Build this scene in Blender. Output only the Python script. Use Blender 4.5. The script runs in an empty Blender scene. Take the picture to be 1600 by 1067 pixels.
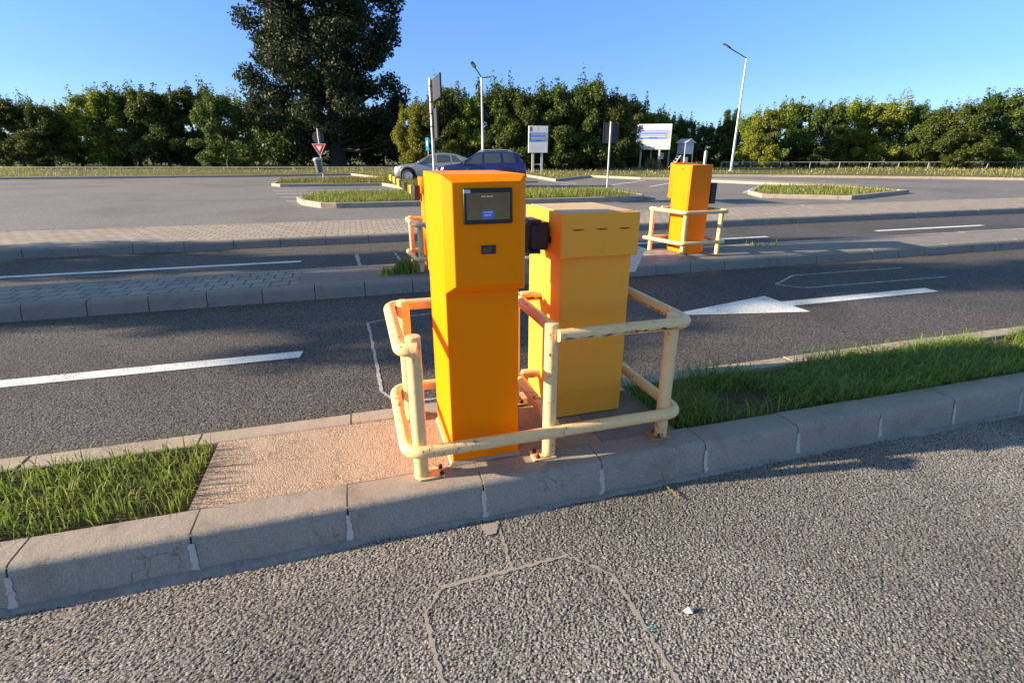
import bpy, bmesh, math, random
import numpy as np
from mathutils import Matrix, Vector
random.seed(7)
sc = bpy.context.scene
col = sc.collection
R = math.radians

# ------------------------------------------------------------------ frame of reference
# world X runs along the kerbs (to the right), world Y across the lanes (away), Z up; the road is z = 0
EYE = 1.55
PITCH = R(20.1)
YAW = math.atan2(.287, .958)
FPX = 802.0
XC = Vector((.958, -.287, 0)); YC = Vector((.287, .958, 0))

def cw(x, y, z=0.):
    """point given right/forward of the standpoint -> world"""
    p = XC * x + YC * y
    return Vector((p.x, p.y, z))

def gp(px, py, z=0.):
    """ground point seen at a position of the survey photo"""
    a = (px - 800) / FPX; b = (533.5 - py) / FPX
    c, s = math.cos(PITCH), math.sin(PITCH)
    rx, ry, rz = a, c + b * s, -s + b * c
    t = (z - EYE) / rz
    return cw(rx * t, ry * t, z)

# ------------------------------------------------------------------ helpers
class MB:
    def __init__(s):
        s.v = []; s.f = []; s.m = []
    def add(s, vs, fs, mi=0):
        o = len(s.v); s.v += [tuple(v) for v in vs]
        s.f += [tuple(i + o for i in f) for f in fs]; s.m += [mi] * len(fs); return s
    def box(s, lo, hi, mi=0, M=None):
        x0, y0, z0 = lo; x1, y1, z1 = hi
        vs = [(x0,y0,z0),(x1,y0,z0),(x1,y1,z0),(x0,y1,z0),(x0,y0,z1),(x1,y0,z1),(x1,y1,z1),(x0,y1,z1)]
        if M is not None: vs = [M @ Vector(v) for v in vs]
        return s.add(vs, [(0,3,2,1),(4,5,6,7),(0,1,5,4),(1,2,6,5),(2,3,7,6),(3,0,4,7)], mi)
    def cbox(s, c, d, mi=0, M=None):
        return s.box([c[i]-d[i]/2 for i in range(3)], [c[i]+d[i]/2 for i in range(3)], mi, M)
    def prism(s, poly, h, mi=0, M=None):
        """poly: 2D (x,y) ccw, extruded z 0..h, then M"""
        n = len(poly); vs = [Vector((p[0], p[1], 0)) for p in poly] + [Vector((p[0], p[1], h)) for p in poly]
        if M is not None: vs = [M @ v for v in vs]
        fs = [tuple(range(n-1, -1, -1)), tuple(range(n, 2*n))] + [(i, (i+1) % n, n+(i+1) % n, n+i) for i in range(n)]
        return s.add(vs, fs, mi)
    def tube(s, pts, r, seg=12, caps=True, mi=0, r_end=None):
        pts = [Vector(p) for p in pts]; n = len(pts); o = len(s.v)
        t0 = (pts[1] - pts[0]).normalized()
        up = Vector((0, 0, 1)) if abs(t0.z) < .9 else Vector((1, 0, 0))
        nrm = (up - t0 * up.dot(t0)).normalized()
        vs = []
        for i, p in enumerate(pts):
            if i == 0: t = t0
            elif i == n-1: t = (pts[i] - pts[i-1]).normalized()
            else: t = ((pts[i+1]-pts[i]).normalized() + (pts[i]-pts[i-1]).normalized()).normalized()
            nrm = (nrm - t * nrm.dot(t)).normalized(); bn = t.cross(nrm)
            rr = r if not hasattr(r, '__len__') else r[i]
            if r_end is not None: rr = r + (r_end - r) * i / (n-1)
            for k in range(seg):
                a = 2 * math.pi * k / seg
                vs.append(p + (nrm * math.cos(a) + bn * math.sin(a)) * rr)
        fs = []
        for i in range(n-1):
            for k in range(seg):
                k2 = (k+1) % seg
                fs.append((i*seg+k, i*seg+k2, (i+1)*seg+k2, (i+1)*seg+k))
        if caps:
            fs.append(tuple(range(seg-1, -1, -1))); fs.append(tuple((n-1)*seg + k for k in range(seg)))
        return s.add(vs, fs, mi)
    def lathe(s, prof, c=(0,0,0), seg=24, mi=0, M=None):
        """prof: (r, z) bottom to top"""
        vs = []
        for r, z in prof:
            for k in range(seg):
                a = 2*math.pi*k/seg; v = Vector((c[0]+r*math.cos(a), c[1]+r*math.sin(a), c[2]+z))
                vs.append(M @ v if M is not None else v)
        n = len(prof); fs = []
        for i in range(n-1):
            for k in range(seg):
                k2 = (k+1) % seg; fs.append((i*seg+k, i*seg+k2, (i+1)*seg+k2, (i+1)*seg+k))
        fs.append(tuple(range(seg-1, -1, -1))); fs.append(tuple((n-1)*seg+k for k in range(seg)))
        return s.add(vs, fs, mi)
    def build(s, name, mats, parent=None, bevel=0, smooth=None, local=False, bseg=2):
        me = bpy.data.meshes.new(name)
        vs = s.v
        if parent is not None and not local:
            inv = wm(parent).inverted(); vs = [inv @ Vector(v) for v in vs]
        me.from_pydata([tuple(v) for v in vs], [], s.f)
        if not isinstance(mats, (list, tuple)): mats = [mats]
        for m in mats: me.materials.append(m)
        if len(mats) > 1: me.polygons.foreach_set('material_index', s.m)
        me.validate(); 
        bm = bmesh.new(); bm.from_mesh(me); bmesh.ops.recalc_face_normals(bm, faces=bm.faces); bm.to_mesh(me); bm.free()
        if smooth is not None:
            for p in me.polygons: p.use_smooth = True
            me.set_sharp_from_angle(angle=R(smooth))
        o = bpy.data.objects.new(name, me); col.objects.link(o)
        if parent is not None: o.parent = parent
        if bevel:
            b = o.modifiers.new('bevel', 'BEVEL'); b.width = bevel; b.segments = bseg; b.limit_method = 'ANGLE'; b.angle_limit = R(35)
            b.harden_normals = False
            for p in me.polygons: p.use_smooth = True
            me.set_sharp_from_angle(angle=R(30))
        return o

def wm(o):
    m = Matrix.LocRotScale(o.location, o.rotation_euler, o.scale)
    return wm(o.parent) @ m if o.parent else m

def tag(o, label=None, cat=None, group=None, kind=None):
    if label: o['label'] = label
    if cat: o['category'] = cat
    if group: o['group'] = group
    if kind: o['kind'] = kind
    return o

def empty(name, loc, label, cat, group=None, rz=0.):
    o = bpy.data.objects.new(name, None); col.objects.link(o)
    o.empty_display_size = .2
    o.location = loc; o.rotation_euler = (0, 0, rz)
    return tag(o, label, cat, group)

def copy_tree(o, parent=None):
    c = o.copy(); col.objects.link(c); c.parent = parent
    for ch in [x for x in bpy.data.objects if x.parent == o]: copy_tree(ch, c)
    return c

def np_mesh(name, V, F, mats, parent=None, smooth=False, mi=None):
    me = bpy.data.meshes.new(name); V = np.asarray(V, np.float32); F = np.asarray(F, np.int32)
    k = F.shape[1]
    me.vertices.add(len(V)); me.vertices.foreach_set('co', V.ravel())
    me.loops.add(F.size); me.loops.foreach_set('vertex_index', F.ravel())
    me.polygons.add(len(F)); me.polygons.foreach_set('loop_start', np.arange(0, F.size, k, dtype=np.int32))
    me.polygons.foreach_set('loop_total', np.full(len(F), k, np.int32))
    if not isinstance(mats, (list, tuple)): mats = [mats]
    for m in mats: me.materials.append(m)
    if mi is not None: me.polygons.foreach_set('material_index', np.asarray(mi, np.int32))
    if smooth: me.polygons.foreach_set('use_smooth', np.ones(len(F), bool))
    me.update(calc_edges=True)
    o = bpy.data.objects.new(name, me); col.objects.link(o)
    if parent: o.parent = parent
    return o

def fillet(pts, rad, n=7):
    pts = [Vector(p) for p in pts]; out = [pts[0]]
    for i in range(1, len(pts)-1):
        a, b, c = pts[i-1], pts[i], pts[i+1]
        d1 = (a-b).normalized(); d2 = (c-b).normalized(); r = min(rad, (a-b).length*.49, (c-b).length*.49)
        p1 = b + d1*r; p2 = b + d2*r
        for k in range(n+1):
            t = k/n; out.append(p1*(1-t)**2 + b*2*t*(1-t) + p2*t*t)
    out.append(pts[-1]); return out

# ------------------------------------------------------------------ materials
class NT:
    def __init__(s, name):
        s.m = bpy.data.materials.new(name); s.m.use_nodes = True; s.t = s.m.node_tree
        s.b = s.t.nodes['Principled BSDF']; s.out = s.t.nodes['Material Output']
    def n(s, typ, **kw):
        nd = s.t.nodes.new(typ)
        for k, v in kw.items():
            if k in nd.inputs.keys(): nd.inputs[k].default_value = v
            else: setattr(nd, k, v)
        return nd
    def l(s, a, b): s.t.links.new(a, b)
    def coord(s, kind='Object'):
        return s.n('ShaderNodeTexCoord').outputs[kind]
    def pos(s):
        return s.n('ShaderNodeNewGeometry').outputs['Position']
    def noise(s, vec, scale, detail=4, rough=.55, dist=0):
        nd = s.n('ShaderNodeTexNoise'); nd.inputs['Scale'].default_value = scale; nd.inputs['Detail'].default_value = detail
        nd.inputs['Roughness'].default_value = rough; nd.inputs['Distortion'].default_value = dist
        s.l(vec, nd.inputs['Vector']); return nd.outputs['Fac']
    def voro(s, vec, scale, feature='F1', rnd=1.):
        nd = s.n('ShaderNodeTexVoronoi'); nd.feature = feature; nd.inputs['Scale'].default_value = scale
        nd.inputs['Randomness'].default_value = rnd
        s.l(vec, nd.inputs['Vector']); return nd
    def ramp(s, fac, stops):
        nd = s.n('ShaderNodeValToRGB'); cr = nd.color_ramp
        while len(cr.elements) < len(stops): cr.elements.new(.5)
        for e, (p, c) in zip(cr.elements, stops):
            e.position = p; e.color = (c, c, c, 1) if not hasattr(c, '__len__') else (*c, 1)
        s.l(fac, nd.inputs['Fac']); return nd.outputs['Color']
    def mix(s, fac, a, b, mode='MIX'):
        nd = s.n('ShaderNodeMix'); nd.data_type = 'RGBA'; nd.blend_type = mode
        for sock, v in ((nd.inputs[0], fac), (nd.inputs[6], a), (nd.inputs[7], b)):
            if hasattr(v, 'is_linked') or hasattr(v, 'node'): s.l(v, sock)
            elif hasattr(v, '__len__'): sock.default_value = (*v[:3], 1)
            else: sock.default_value = v
        return nd.outputs[2]
    def math(s, op, a, b=0., clamp=False):
        nd = s.n('ShaderNodeMath'); nd.operation = op; nd.use_clamp = clamp
        for sock, v in ((nd.inputs[0], a), (nd.inputs[1], b)):
            if hasattr(v, 'node'): s.l(v, sock)
            else: sock.default_value = v
        return nd.outputs[0]
    def bump(s, h, strength=.3, dist=.01, prev=None):
        nd = s.n('ShaderNodeBump'); nd.inputs['Strength'].default_value = strength; nd.inputs['Distance'].default_value = dist
        s.l(h, nd.inputs['Height'])
        if prev is not None: s.l(prev, nd.inputs['Normal'])
        return nd.outputs['Normal']
    def base(s, c):
        if hasattr(c, 'node'): s.l(c, s.b.inputs['Base Color'])
        else: s.b.inputs['Base Color'].default_value = (*c, 1)
    def done(s, rough=.6, metal=0., normal=None, spec=None):
        if hasattr(rough, 'node'): s.l(rough, s.b.inputs['Roughness'])
        else: s.b.inputs['Roughness'].default_value = rough
        s.b.inputs['Metallic'].default_value = metal
        if spec is not None: s.b.inputs['Specular IOR Level'].default_value = spec
        if normal is not None: s.l(normal, s.b.inputs['Normal'])
        return s.m

def plain(name, c, rough=.6, metal=0., var=.12, scale=6., spec=None, bump=0.):
    t = NT(name); v = t.pos()
    f = t.noise(v, scale, 5, .6)
    t.base(t.mix(f, [x*(1-var) for x in c], [min(1, x*(1+var)) for x in c]))
    nr = None
    if bump: nr = t.bump(t.noise(v, scale*12, 4), bump, .003)
    rg = t.math('ADD', t.math('MULTIPLY', t.noise(v, scale*2.3, 3), .2), rough-.1, True)
    return t.done(rg, metal, nr, spec)

def paint(name, c, c2, rough=.38, dirt=(.30,.20,.09), dirt_amt=.5, spec=.4):
    """powder coated sheet metal with faint grime streaks"""
    t = NT(name); v = t.pos()
    m = t.n('ShaderNodeMapping'); m.inputs['Scale'].default_value = (1, 1, .18); t.l(v, m.inputs['Vector'])
    a = t.mix(t.noise(v, 3.2, 5, .6), c, c2)
    streak = t.ramp(t.noise(m.outputs[0], 26, 6, .65), [(.60, 0), (.80, 1)])
    spots = t.ramp(t.noise(v, 160, 3, .5), [(.70, 0), (.78, 1)])
    k = t.math('MULTIPLY', t.math('ADD', t.math('MULTIPLY', streak, .45), t.math('MULTIPLY', spots, .5), True), dirt_amt)
    t.base(t.mix(k, a, dirt))
    rg = t.math('ADD', t.math('MULTIPLY', t.noise(v, 9, 4), .22), rough-.11, True)
    nr = t.bump(t.noise(v, 420, 2), .05, .001)
    nr = t.bump(t.noise(v, 2.5, 2), .08, .02, nr)
    return t.done(rg, 0, nr, spec)

M = {}
M['amber'] = paint('amber_paint', (.93,.240,.0), (.96,.256,.0), .45, (.5,.16,.0), .18, .10)
M['ochre'] = paint('faded_ochre_paint', (.95,.395,.035), (.98,.44,.055), .5, (.33,.20,.07), .4, .2)
M['orange'] = paint('orange_paint', (.90,.20,.0), (.94,.225,.0), .48, (.4,.15,.02), .35, .2)

def rail_paint(name, worn=False):
    t = NT(name); v = t.pos()
    a = t.mix(t.noise(v, 7, 5, .6), (.735,.505,.225), (.82,.59,.295))
    geo = t.n('ShaderNodeNewGeometry'); sp = t.n('ShaderNodeSeparateXYZ'); t.l(geo.outputs['Normal'], sp.inputs[0])
    pz = t.n('ShaderNodeSeparateXYZ'); t.l(v, pz.inputs[0])
    n1 = t.noise(v, 38, 7, .7)
    big = t.noise(v, 2.7, 3, .5)
    e = t.math('ADD', n1, t.math('MULTIPLY', big, .35))
    if worn:
        sx = t.n('ShaderNodeMapping'); sx.inputs['Scale'].default_value = (.45,1,1.6); t.l(v, sx.inputs['Vector'])
        low = t.ramp(sp.outputs['Z'], [(.0, 1), (.25, 0)]); 
        e = t.math('ADD', t.math('ADD', t.noise(sx.outputs[0], 46, 7, .7), t.math('MULTIPLY', big, .35)), t.math('MULTIPLY', t.ramp(t.math('ADD', sp.outputs['Z'], .75), [(.10, 0), (.28, 1), (.55, .8), (.80, 0)]), .15))
    rust = t.ramp(e, [(.80, 0), (.835, 1)])
    stain = t.ramp(e, [(.70, 0), (.86, .6)])
    c = t.mix(stain, a, (.42,.24,.09))
    rc = t.mix(t.noise(v, 120, 4), (.035,.018,.010), (.20,.07,.025))
    t.base(t.mix(rust, c, rc))
    rg = t.math('ADD', t.math('MULTIPLY', rust, .4), .42, True)
    inv = t.math('SUBTRACT', 1., rust)
    nr = t.bump(inv, .5, .0015); nr = t.bump(t.noise(v, 55, 4), .18, .003, nr)
    return t.done(rg, 0, nr, .4)
M['rail'] = rail_paint('chipped_cream_paint'); M['railworn'] = rail_paint('badly_chipped_cream_paint', True)
M['rust'] = plain('rusty_bolt_steel', (.06,.025,.014), .85, 0, .5, 150, bump=.5)
M['rustplate'] = plain('rust_stained_steel_plate', (.42,.22,.10), .8, 0, .55, 45, bump=.4)
M['black'] = plain('black_plastic', (.012,.012,.014), .4, 0, .2, 30)
M['housing'] = plain('weathered_black_housing', (.035,.028,.028), .45, 0, .3, 18, bump=.1)
M['galv'] = plain('galvanised_steel', (.50,.50,.49), .42, .75, .12, 14, bump=.05)
M['galv_dull'] = plain('dull_zinc', (.42,.42,.41), .55, .4, .12, 14)
M['darkback'] = plain('dark_grey_sign_back', (.028,.030,.036), .5, 0, .15, 6)
M['white'] = plain('white_paint', (.74,.74,.72), .5, 0, .05, 3)
M['whiteplast'] = plain('white_plastic', (.72,.73,.74), .35, 0, .06, 9)
M['red'] = plain('sign_red', (.62,.012,.02), .4, 0, .05, 9)
M['signblue'] = plain('sign_blue', (.01,.18,.62), .35, 0, .08, 8)
M['flagblue'] = plain('flag_blue', (.012,.035,.27), .5, 0, .08, 3)
M['flagyellow'] = plain('star_yellow', (.80,.55,.02), .5, 0, .05, 3)
M['printgrey'] = plain('print_grey', (.42,.44,.48), .5, 0, .1, 5)
M['lampgrey'] = plain('lamp_housing_grey', (.05,.055,.06), .4, .2, .1, 10)
M['tyre'] = plain('tyre_rubber', (.014,.014,.015), .8, 0, .2, 30)
M['rim'] = plain('alloy_rim', (.55,.56,.58), .3, .8, .05, 9)
M['rimdark'] = plain('black_wheel_disc', (.02,.02,.022), .5, .3, .1, 9)
M['trim'] = plain('black_car_trim', (.016,.016,.018), .55, 0, .1, 9)
M['lens'] = plain('lamp_glass', (.75,.77,.80), .08, .3, .05, 9)
M['tail'] = plain('tail_lamp_red', (.25,.006,.008), .15, 0, .1, 9)
M['pole_white'] = plain('weathered_white_pole', (.60,.57,.50), .5, 0, .12, 5)

def car_paint(name, c, metal):
    t = NT(name); v = t.coord()
    t.base(t.mix(t.noise(v, 3, 3), [x*.94 for x in c], [x*1.06 for x in c]))
    t.b.inputs['Coat Weight'].default_value = .8; t.b.inputs['Coat Roughness'].default_value = .04
    return t.done(.32, metal)
M['carblue'] = car_paint('deep_blue_car_paint', (.005,.013,.105), .2)
M['cargrey'] = car_paint('silver_grey_car_paint', (.25,.27,.29), .55)
def glass(name, c=(.018,.022,.026)):
    t = NT(name); v = t.coord()
    t.base(t.mix(t.noise(v, 2, 3), [x*.7 for x in c], [x*1.5 for x in c])); return t.done(.05, 0, None, .7)
M['glass'] = glass('tinted_car_glass', (.035,.048,.06))

def concrete(name, c1, c2, speck=.35, sc_=1., grime=(.10,.095,.085), bump=.35, moss=0.):
    t = NT(name); v = t.pos()
    a = t.mix(t.noise(v, 2.2*sc_, 6, .65), c1, c2)
    f = t.noise(v, 210*sc_, 3, .6)
    a = t.mix(t.ramp(f, [(.40, speck), (.56, 0)]), a, [x*.42 for x in c1])
    a = t.mix(t.ramp(f, [(.60, 0), (.72, speck)]), a, [min(1, x*1.5) for x in c2])
    g = t.ramp(t.noise(v, 5*sc_, 7, .7, .6), [(.52, 0), (.74, .65)])
    a = t.mix(g, a, grime)
    cr = t.voro(v, 5.5*sc_, 'DISTANCE_TO_EDGE')
    mp = t.n('ShaderNodeMixRGB')
    # warped cracks, only in patches
    w = t.n('ShaderNodeVectorMath'); w.operation = 'ADD'
    nz = t.n('ShaderNodeTexNoise'); nz.inputs['Scale'].default_value = 14; nz.inputs['Detail'].default_value = 4; t.l(v, nz.inputs['Vector'])
    scl = t.n('ShaderNodeVectorMath'); scl.operation = 'SCALE'; scl.inputs['Scale'].default_value = .12; t.l(nz.outputs['Color'], scl.inputs[0])
    t.l(v, w.inputs[0]); t.l(scl.outputs[0], w.inputs[1]); t.l(w.outputs[0], cr.inputs['Vector'])
    line = t.ramp(cr.outputs['Distance'], [(.0, 1), (.014, 0)])
    patch = t.ramp(t.noise(v, 1.9*sc_, 2), [(.56, 0), (.62, 1)])
    ck = t.math('MULTIPLY', line, patch)
    a = t.mix(t.math('MULTIPLY', ck, .75), a, (.045,.043,.04))
    t.base(a)
    h = t.math('SUBTRACT', t.noise(v, 130*sc_, 5, .65), t.math('MULTIPLY', ck, .8))
    nr = t.bump(h, bump, .004); nr = t.bump(t.noise(v, 9*sc_, 4), .25, .02, nr)
    return t.done(.88, 0, nr, .25)
M['kerb'] = concrete('kerb_concrete', (.255,.23,.20), (.38,.345,.295), .45, 1., (.13,.118,.10))
M['kerb_pale'] = concrete('pale_kerb_concrete', (.30,.265,.215), (.40,.35,.29), .25)
M['slab'] = concrete('grey_slab_concrete', (.19,.18,.165), (.26,.245,.22), .3)
M['mortar'] = concrete('joint_mortar', (.42,.40,.365), (.60,.57,.52), .4, 3., (.24,.23,.21))
M['haunch'] = concrete('crumbled_haunch_mortar', (.17,.165,.155), (.42,.405,.375), .6, 5., (.10,.097,.09), .7)
M['kerb_dark'] = concrete('stained_kerb_concrete', (.21,.195,.175), (.29,.27,.235), .35)

def aggregate():
    t = NT('exposed_aggregate_paving'); v = t.pos()
    vo = t.voro(v, 130, 'F1'); hs = t.n('ShaderNodeSeparateColor'); t.l(vo.outputs['Color'], hs.inputs[0])
    stone = t.ramp(hs.outputs[0], [(0, (.16,.115,.085)), (.35, (.28,.21,.155)), (.7, (.34,.275,.21)), (1, (.44,.38,.32))])
    sand = t.mix(t.noise(v, 60, 5, .6), (.32,.265,.195), (.44,.37,.285))
    k = t.ramp(t.noise(v, 6, 5, .6), [(.40, .25), (.62, .8)])
    a = t.mix(k, sand, stone)
    a = t.mix(t.ramp(t.noise(v, 1.6, 5, .6), [(.45, 0), (.75, .4)]), a, (.20,.165,.13))
    t.base(a)
    h = t.math('SUBTRACT', 1., vo.outputs['Distance'])
    nr = t.bump(h, .55, .004); nr = t.bump(t.noise(v, 25, 5), .35, .01, nr)
    return t.done(.9, 0, nr, .2)
M['aggregate'] = aggregate()

def asphalt(name, lo, hi, gap, scale, bump, bdist, disp=None, wear=.25, tint=(1,1,1)):
    t = NT(name); v = t.pos()
    warp = t.n('ShaderNodeTexNoise'); warp.inputs['Scale'].default_value = scale*.8; warp.inputs['Detail'].default_value = 2; t.l(v, warp.inputs['Vector'])
    sc2 = t.n('ShaderNodeVectorMath'); sc2.operation = 'SCALE'; sc2.inputs['Scale'].default_value = 1.5/scale; t.l(warp.outputs['Color'], sc2.inputs[0])
    ad = t.n('ShaderNodeVectorMath'); ad.operation = 'ADD'; t.l(v, ad.inputs[0]); t.l(sc2.outputs[0], ad.inputs[1])
    vv = ad.outputs[0]
    vo = t.voro(vv, scale, 'F1'); v2 = t.voro(vv, scale*1.9, 'F1')
    sp = t.n('ShaderNodeSeparateColor'); t.l(vo.outputs['Color'], sp.inputs[0])
    st = t.ramp(sp.outputs[0], [(0, [lo*x for x in tint]), (.5, [(lo*.45+hi*.55)*x for x in tint]), (.93, [hi*x for x in tint]), (1, [hi*1.55*x for x in tint])])
    big = t.ramp(t.noise(v, 1.1, 6, .65, .4), [(.32, 0), (.72, 1)])
    st = t.mix(t.math('MULTIPLY', big, wear), st, [hi*.9*x for x in tint])
    old = t.ramp(t.noise(v, .22, 7, .7, .8), [(.36, .62), (.5, 1.), (.66, 1.12)])
    st = t.mix(1., st, old, 'MULTIPLY')
    spots = t.ramp(t.noise(v, 2.1, 4, .6), [(.68, 0), (.74, .45)])
    st = t.mix(spots, st, [lo*.55*x for x in tint])
    fine = t.noise(v, scale*3.5, 3, .6)
    st = t.mix(t.ramp(fine, [(.35, .35), (.6, 0)]), st, [lo*.7*x for x in tint])
    edge = t.ramp(vo.outputs['Distance'], [(.42, 0), (.72, 1)])
    t.base(t.mix(edge, st, gap))
    dome = t.math('SUBTRACT', 1., t.math('POWER', vo.outputs['Distance'], 1.6))
    h = t.math('ADD', t.math('MULTIPLY', dome, t.math('ADD', t.math('MULTIPLY', sp.outputs[1], .7), .5)), t.math('MULTIPLY', t.math('SUBTRACT', 1., v2.outputs['Distance']), .22))
    nr = t.bump(h, bump, bdist)
    nr = t.bump(fine, .2, .001, nr)
    if disp:
        d = t.n('ShaderNodeDisplacement'); d.inputs['Midlevel'].default_value = 1.05; d.inputs['Scale'].default_value = disp
        t.l(h, d.inputs['Height']); t.l(d.outputs[0], t.out.inputs['Displacement'])
        t.m.displacement_method = 'DISPLACEMENT'
        nr = t.bump(t.math('SUBTRACT', 1., v2.outputs['Distance']), .55, .0022); nr = t.bump(fine, .35, .0012, nr)
    return t.done(.82, 0, nr, .3)
M['asph_near'] = asphalt('coarse_worn_asphalt', .16, .35, (.026,.025,.024), 140, .8, .006, disp=.0066, wear=.6, tint=(1.09,1.05,1.0))
M['asph_lane'] = asphalt('dark_lane_asphalt', .07, .16, (.024,.024,.024), 80, .85, .006, wear=.2, tint=(1.06,1,.95))
M['asph_lane2'] = asphalt('grey_lane_asphalt', .07, .15, (.03,.03,.03), 60, .6, .006, wear=.4, tint=(1.06,1,.95))
M['asph_park'] = asphalt('weathered_car_park_asphalt', .17, .25, (.10,.097,.093), 45, .35, .006, wear=.5, tint=(1.06,1.0,.95))

def marking():
    t = NT('worn_road_paint'); v = t.pos()
    w = t.ramp(t.math('ADD', t.noise(v, 75, 5, .7), t.math('MULTIPLY', t.noise(v, 4, 3), .25)), [(.65, 0), (.78, .9)])
    a = t.mix(t.noise(v, 12, 4), (.56,.62,.60), (.78,.78,.76))
    t.base(t.mix(w, a, (.09,.087,.083)))
    vo = t.voro(v, 80, 'F1')
    return t.done(.75, 0, t.bump(t.math('SUBTRACT', 1., vo.outputs['Distance']), .35, .004), .3)
M['marking'] = marking()
M['sealant'] = plain('grey_joint_sealant', (.27,.25,.225), .8, 0, .2, 40, bump=.35)
M['sealant_pale'] = plain('chalky_joint_sealant', (.33,.33,.32), .85, 0, .3, 30, bump=.3)

def pavers(name, c1, c2, mort, w, h, rot=0.):
    t = NT(name); v = t.pos()
    mp = t.n('ShaderNodeMapping'); mp.inputs['Rotation'].default_value = (0, 0, rot); t.l(v, mp.inputs['Vector'])
    b = t.n('ShaderNodeTexBrick'); b.offset = .5; b.inputs['Scale'].default_value = 1.
    b.inputs['Brick Width'].default_value = w; b.inputs['Row Height'].default_value = h
    b.inputs['Mortar Size'].default_value = .010; b.inputs['Mortar Smooth'].default_value = .2
    b.inputs['Color1'].default_value = (*c1, 1); b.inputs['Color2'].default_value = (*c2, 1); b.inputs['Mortar'].default_value = (*mort, 1)
    t.l(mp.outputs[0], b.inputs['Vector'])
    a = t.mix(t.ramp(t.noise(v, 2.4, 6, .7), [(.4, 0), (.75, .45)]), b.outputs['Color'], (.19,.17,.145))
    a = t.mix(t.ramp(t.noise(v, 120, 3), [(.38, .35), (.55, 0)]), a, (.14,.125,.11))
    t.base(a)
    nr = t.bump(t.math('SUBTRACT', t.noise(v, 90, 4), t.math('MULTIPLY', b.outputs['Fac'], 1.6)), .5, .006)
    return t.done(.9, 0, nr, .2)
M['pavers'] = pavers('block_pavers', (.33,.29,.245), (.41,.36,.31), (.10,.09,.08), .22, .20)
M['pavers_grey'] = pavers('grey_block_pavers', (.26,.25,.235), (.34,.325,.30), (.08,.075,.07), .20, .20)

def leafmat(name, dark, mid, light, trans=.35):
    t = NT(name)
    g = t.n('ShaderNodeNewGeometry'); oi = t.n('ShaderNodeObjectInfo')
    r = t.math('ADD', t.math('MULTIPLY', g.outputs['Random Per Island'], .8), t.math('MULTIPLY', t.noise(t.pos(), .55, 3), .45))
    r = t.math('SUBTRACT', r, .12)
    c = t.ramp(r, [(0, dark), (.5, mid), (1, light)])
    h = t.n('ShaderNodeHueSaturation'); t.l(c, h.inputs['Color'])
    t.l(t.math('ADD', t.math('MULTIPLY', oi.outputs['Random'], .05), .47), h.inputs['Hue'])
    t.l(t.math('ADD', t.math('MULTIPLY', oi.outputs['Random'], .5), .75), h.inputs['Value'])
    t.base(h.outputs[0])
    t.b.inputs['Roughness'].default_value = .6; t.b.inputs['Specular IOR Level'].default_value = .25
    tr = t.n('ShaderNodeBsdfTranslucent'); t.l(h.outputs[0], tr.inputs['Color'])
    mx = t.n('ShaderNodeMixShader'); mx.inputs[0].default_value = trans
    t.l(t.b.outputs[0], mx.inputs[1]); t.l(tr.outputs[0], mx.inputs[2]); t.l(mx.outputs[0], t.out.inputs['Surface'])
    return t.m
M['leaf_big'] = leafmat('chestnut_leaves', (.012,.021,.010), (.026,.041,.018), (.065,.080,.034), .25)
M['leaf_a'] = leafmat('hedge_tree_leaves', (.034,.062,.014), (.075,.125,.026), (.155,.205,.048), .40)
M['leaf_y'] = leafmat('yellow_green_leaves', (.095,.135,.018), (.185,.235,.032), (.33,.35,.055), .45)
M['grass'] = leafmat('grass_blades', (.075,.14,.018), (.16,.25,.038), (.30,.35,.08), .4)
M['grass_dry'] = leafmat('dry_verge_grass', (.12,.13,.04), (.23,.24,.075), (.42,.36,.17), .35)
M['grass_lot'] = leafmat('sunny_island_grass', (.08,.125,.018), (.17,.22,.035), (.34,.33,.10), .4)
M['stalk'] = leafmat('yellow_stalk', (.26,.28,.06), (.34,.34,.08), (.42,.40,.12), .3)
M['driedleaf'] = leafmat('dry_orange_leaf', (.32,.10,.02), (.42,.15,.03), (.5,.2,.05), .3)
M['bark'] = plain('dark_bark', (.055,.045,.036), .9, 0, .35, 8, bump=.5)
def soil(name, a, b):
    t = NT(name); v = t.pos()
    t.base(t.mix(t.ramp(t.noise(v, 7, 7, .7), [(.35, 0), (.65, 1)]), a, b))
    return t.done(.95, 0, t.bump(t.noise(v, 40, 5), .6, .02), .1)
M['soil'] = soil('dark_soil', (.05,.04,.028), (.085,.07,.045))
M['verge'] = soil('patchy_verge_turf', (.075,.085,.028), (.16,.15,.065))
M['ground'] = soil('far_turf', (.06,.07,.025), (.11,.11,.045))

# ------------------------------------------------------------------ world, sun, camera
SUN_EL = R(18.0); SUN_AZ = R(-8.0)      # light travels along (cos az, sin az)
w = bpy.data.worlds.new('World'); sc.world = w; w.use_nodes = True
nt = w.node_tree; bg = nt.nodes['Background']
sky = nt.nodes.new('ShaderNodeTexSky'); sky.sky_type = 'NISHITA'; sky.sun_disc = False
sky.sun_elevation = SUN_EL
sx, sy = -math.cos(SUN_AZ), -math.sin(SUN_AZ)           # towards the sun
sky.sun_rotation = math.atan2(sx, sy)
sky.altitude = 80; sky.air_density = 1.0; sky.dust_density = .2; sky.ozone_density = 3.0
hs = nt.nodes.new('ShaderNodeHueSaturation'); hs.inputs['Saturation'].default_value = 1.16; hs.inputs['Hue'].default_value = .512
nt.links.new(sky.outputs[0], hs.inputs['Color']); 
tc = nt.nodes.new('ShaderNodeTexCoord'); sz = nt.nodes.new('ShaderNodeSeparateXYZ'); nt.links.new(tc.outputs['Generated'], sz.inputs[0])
rp = nt.nodes.new('ShaderNodeValToRGB'); nt.links.new(sz.outputs['Z'], rp.inputs['Fac'])
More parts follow.
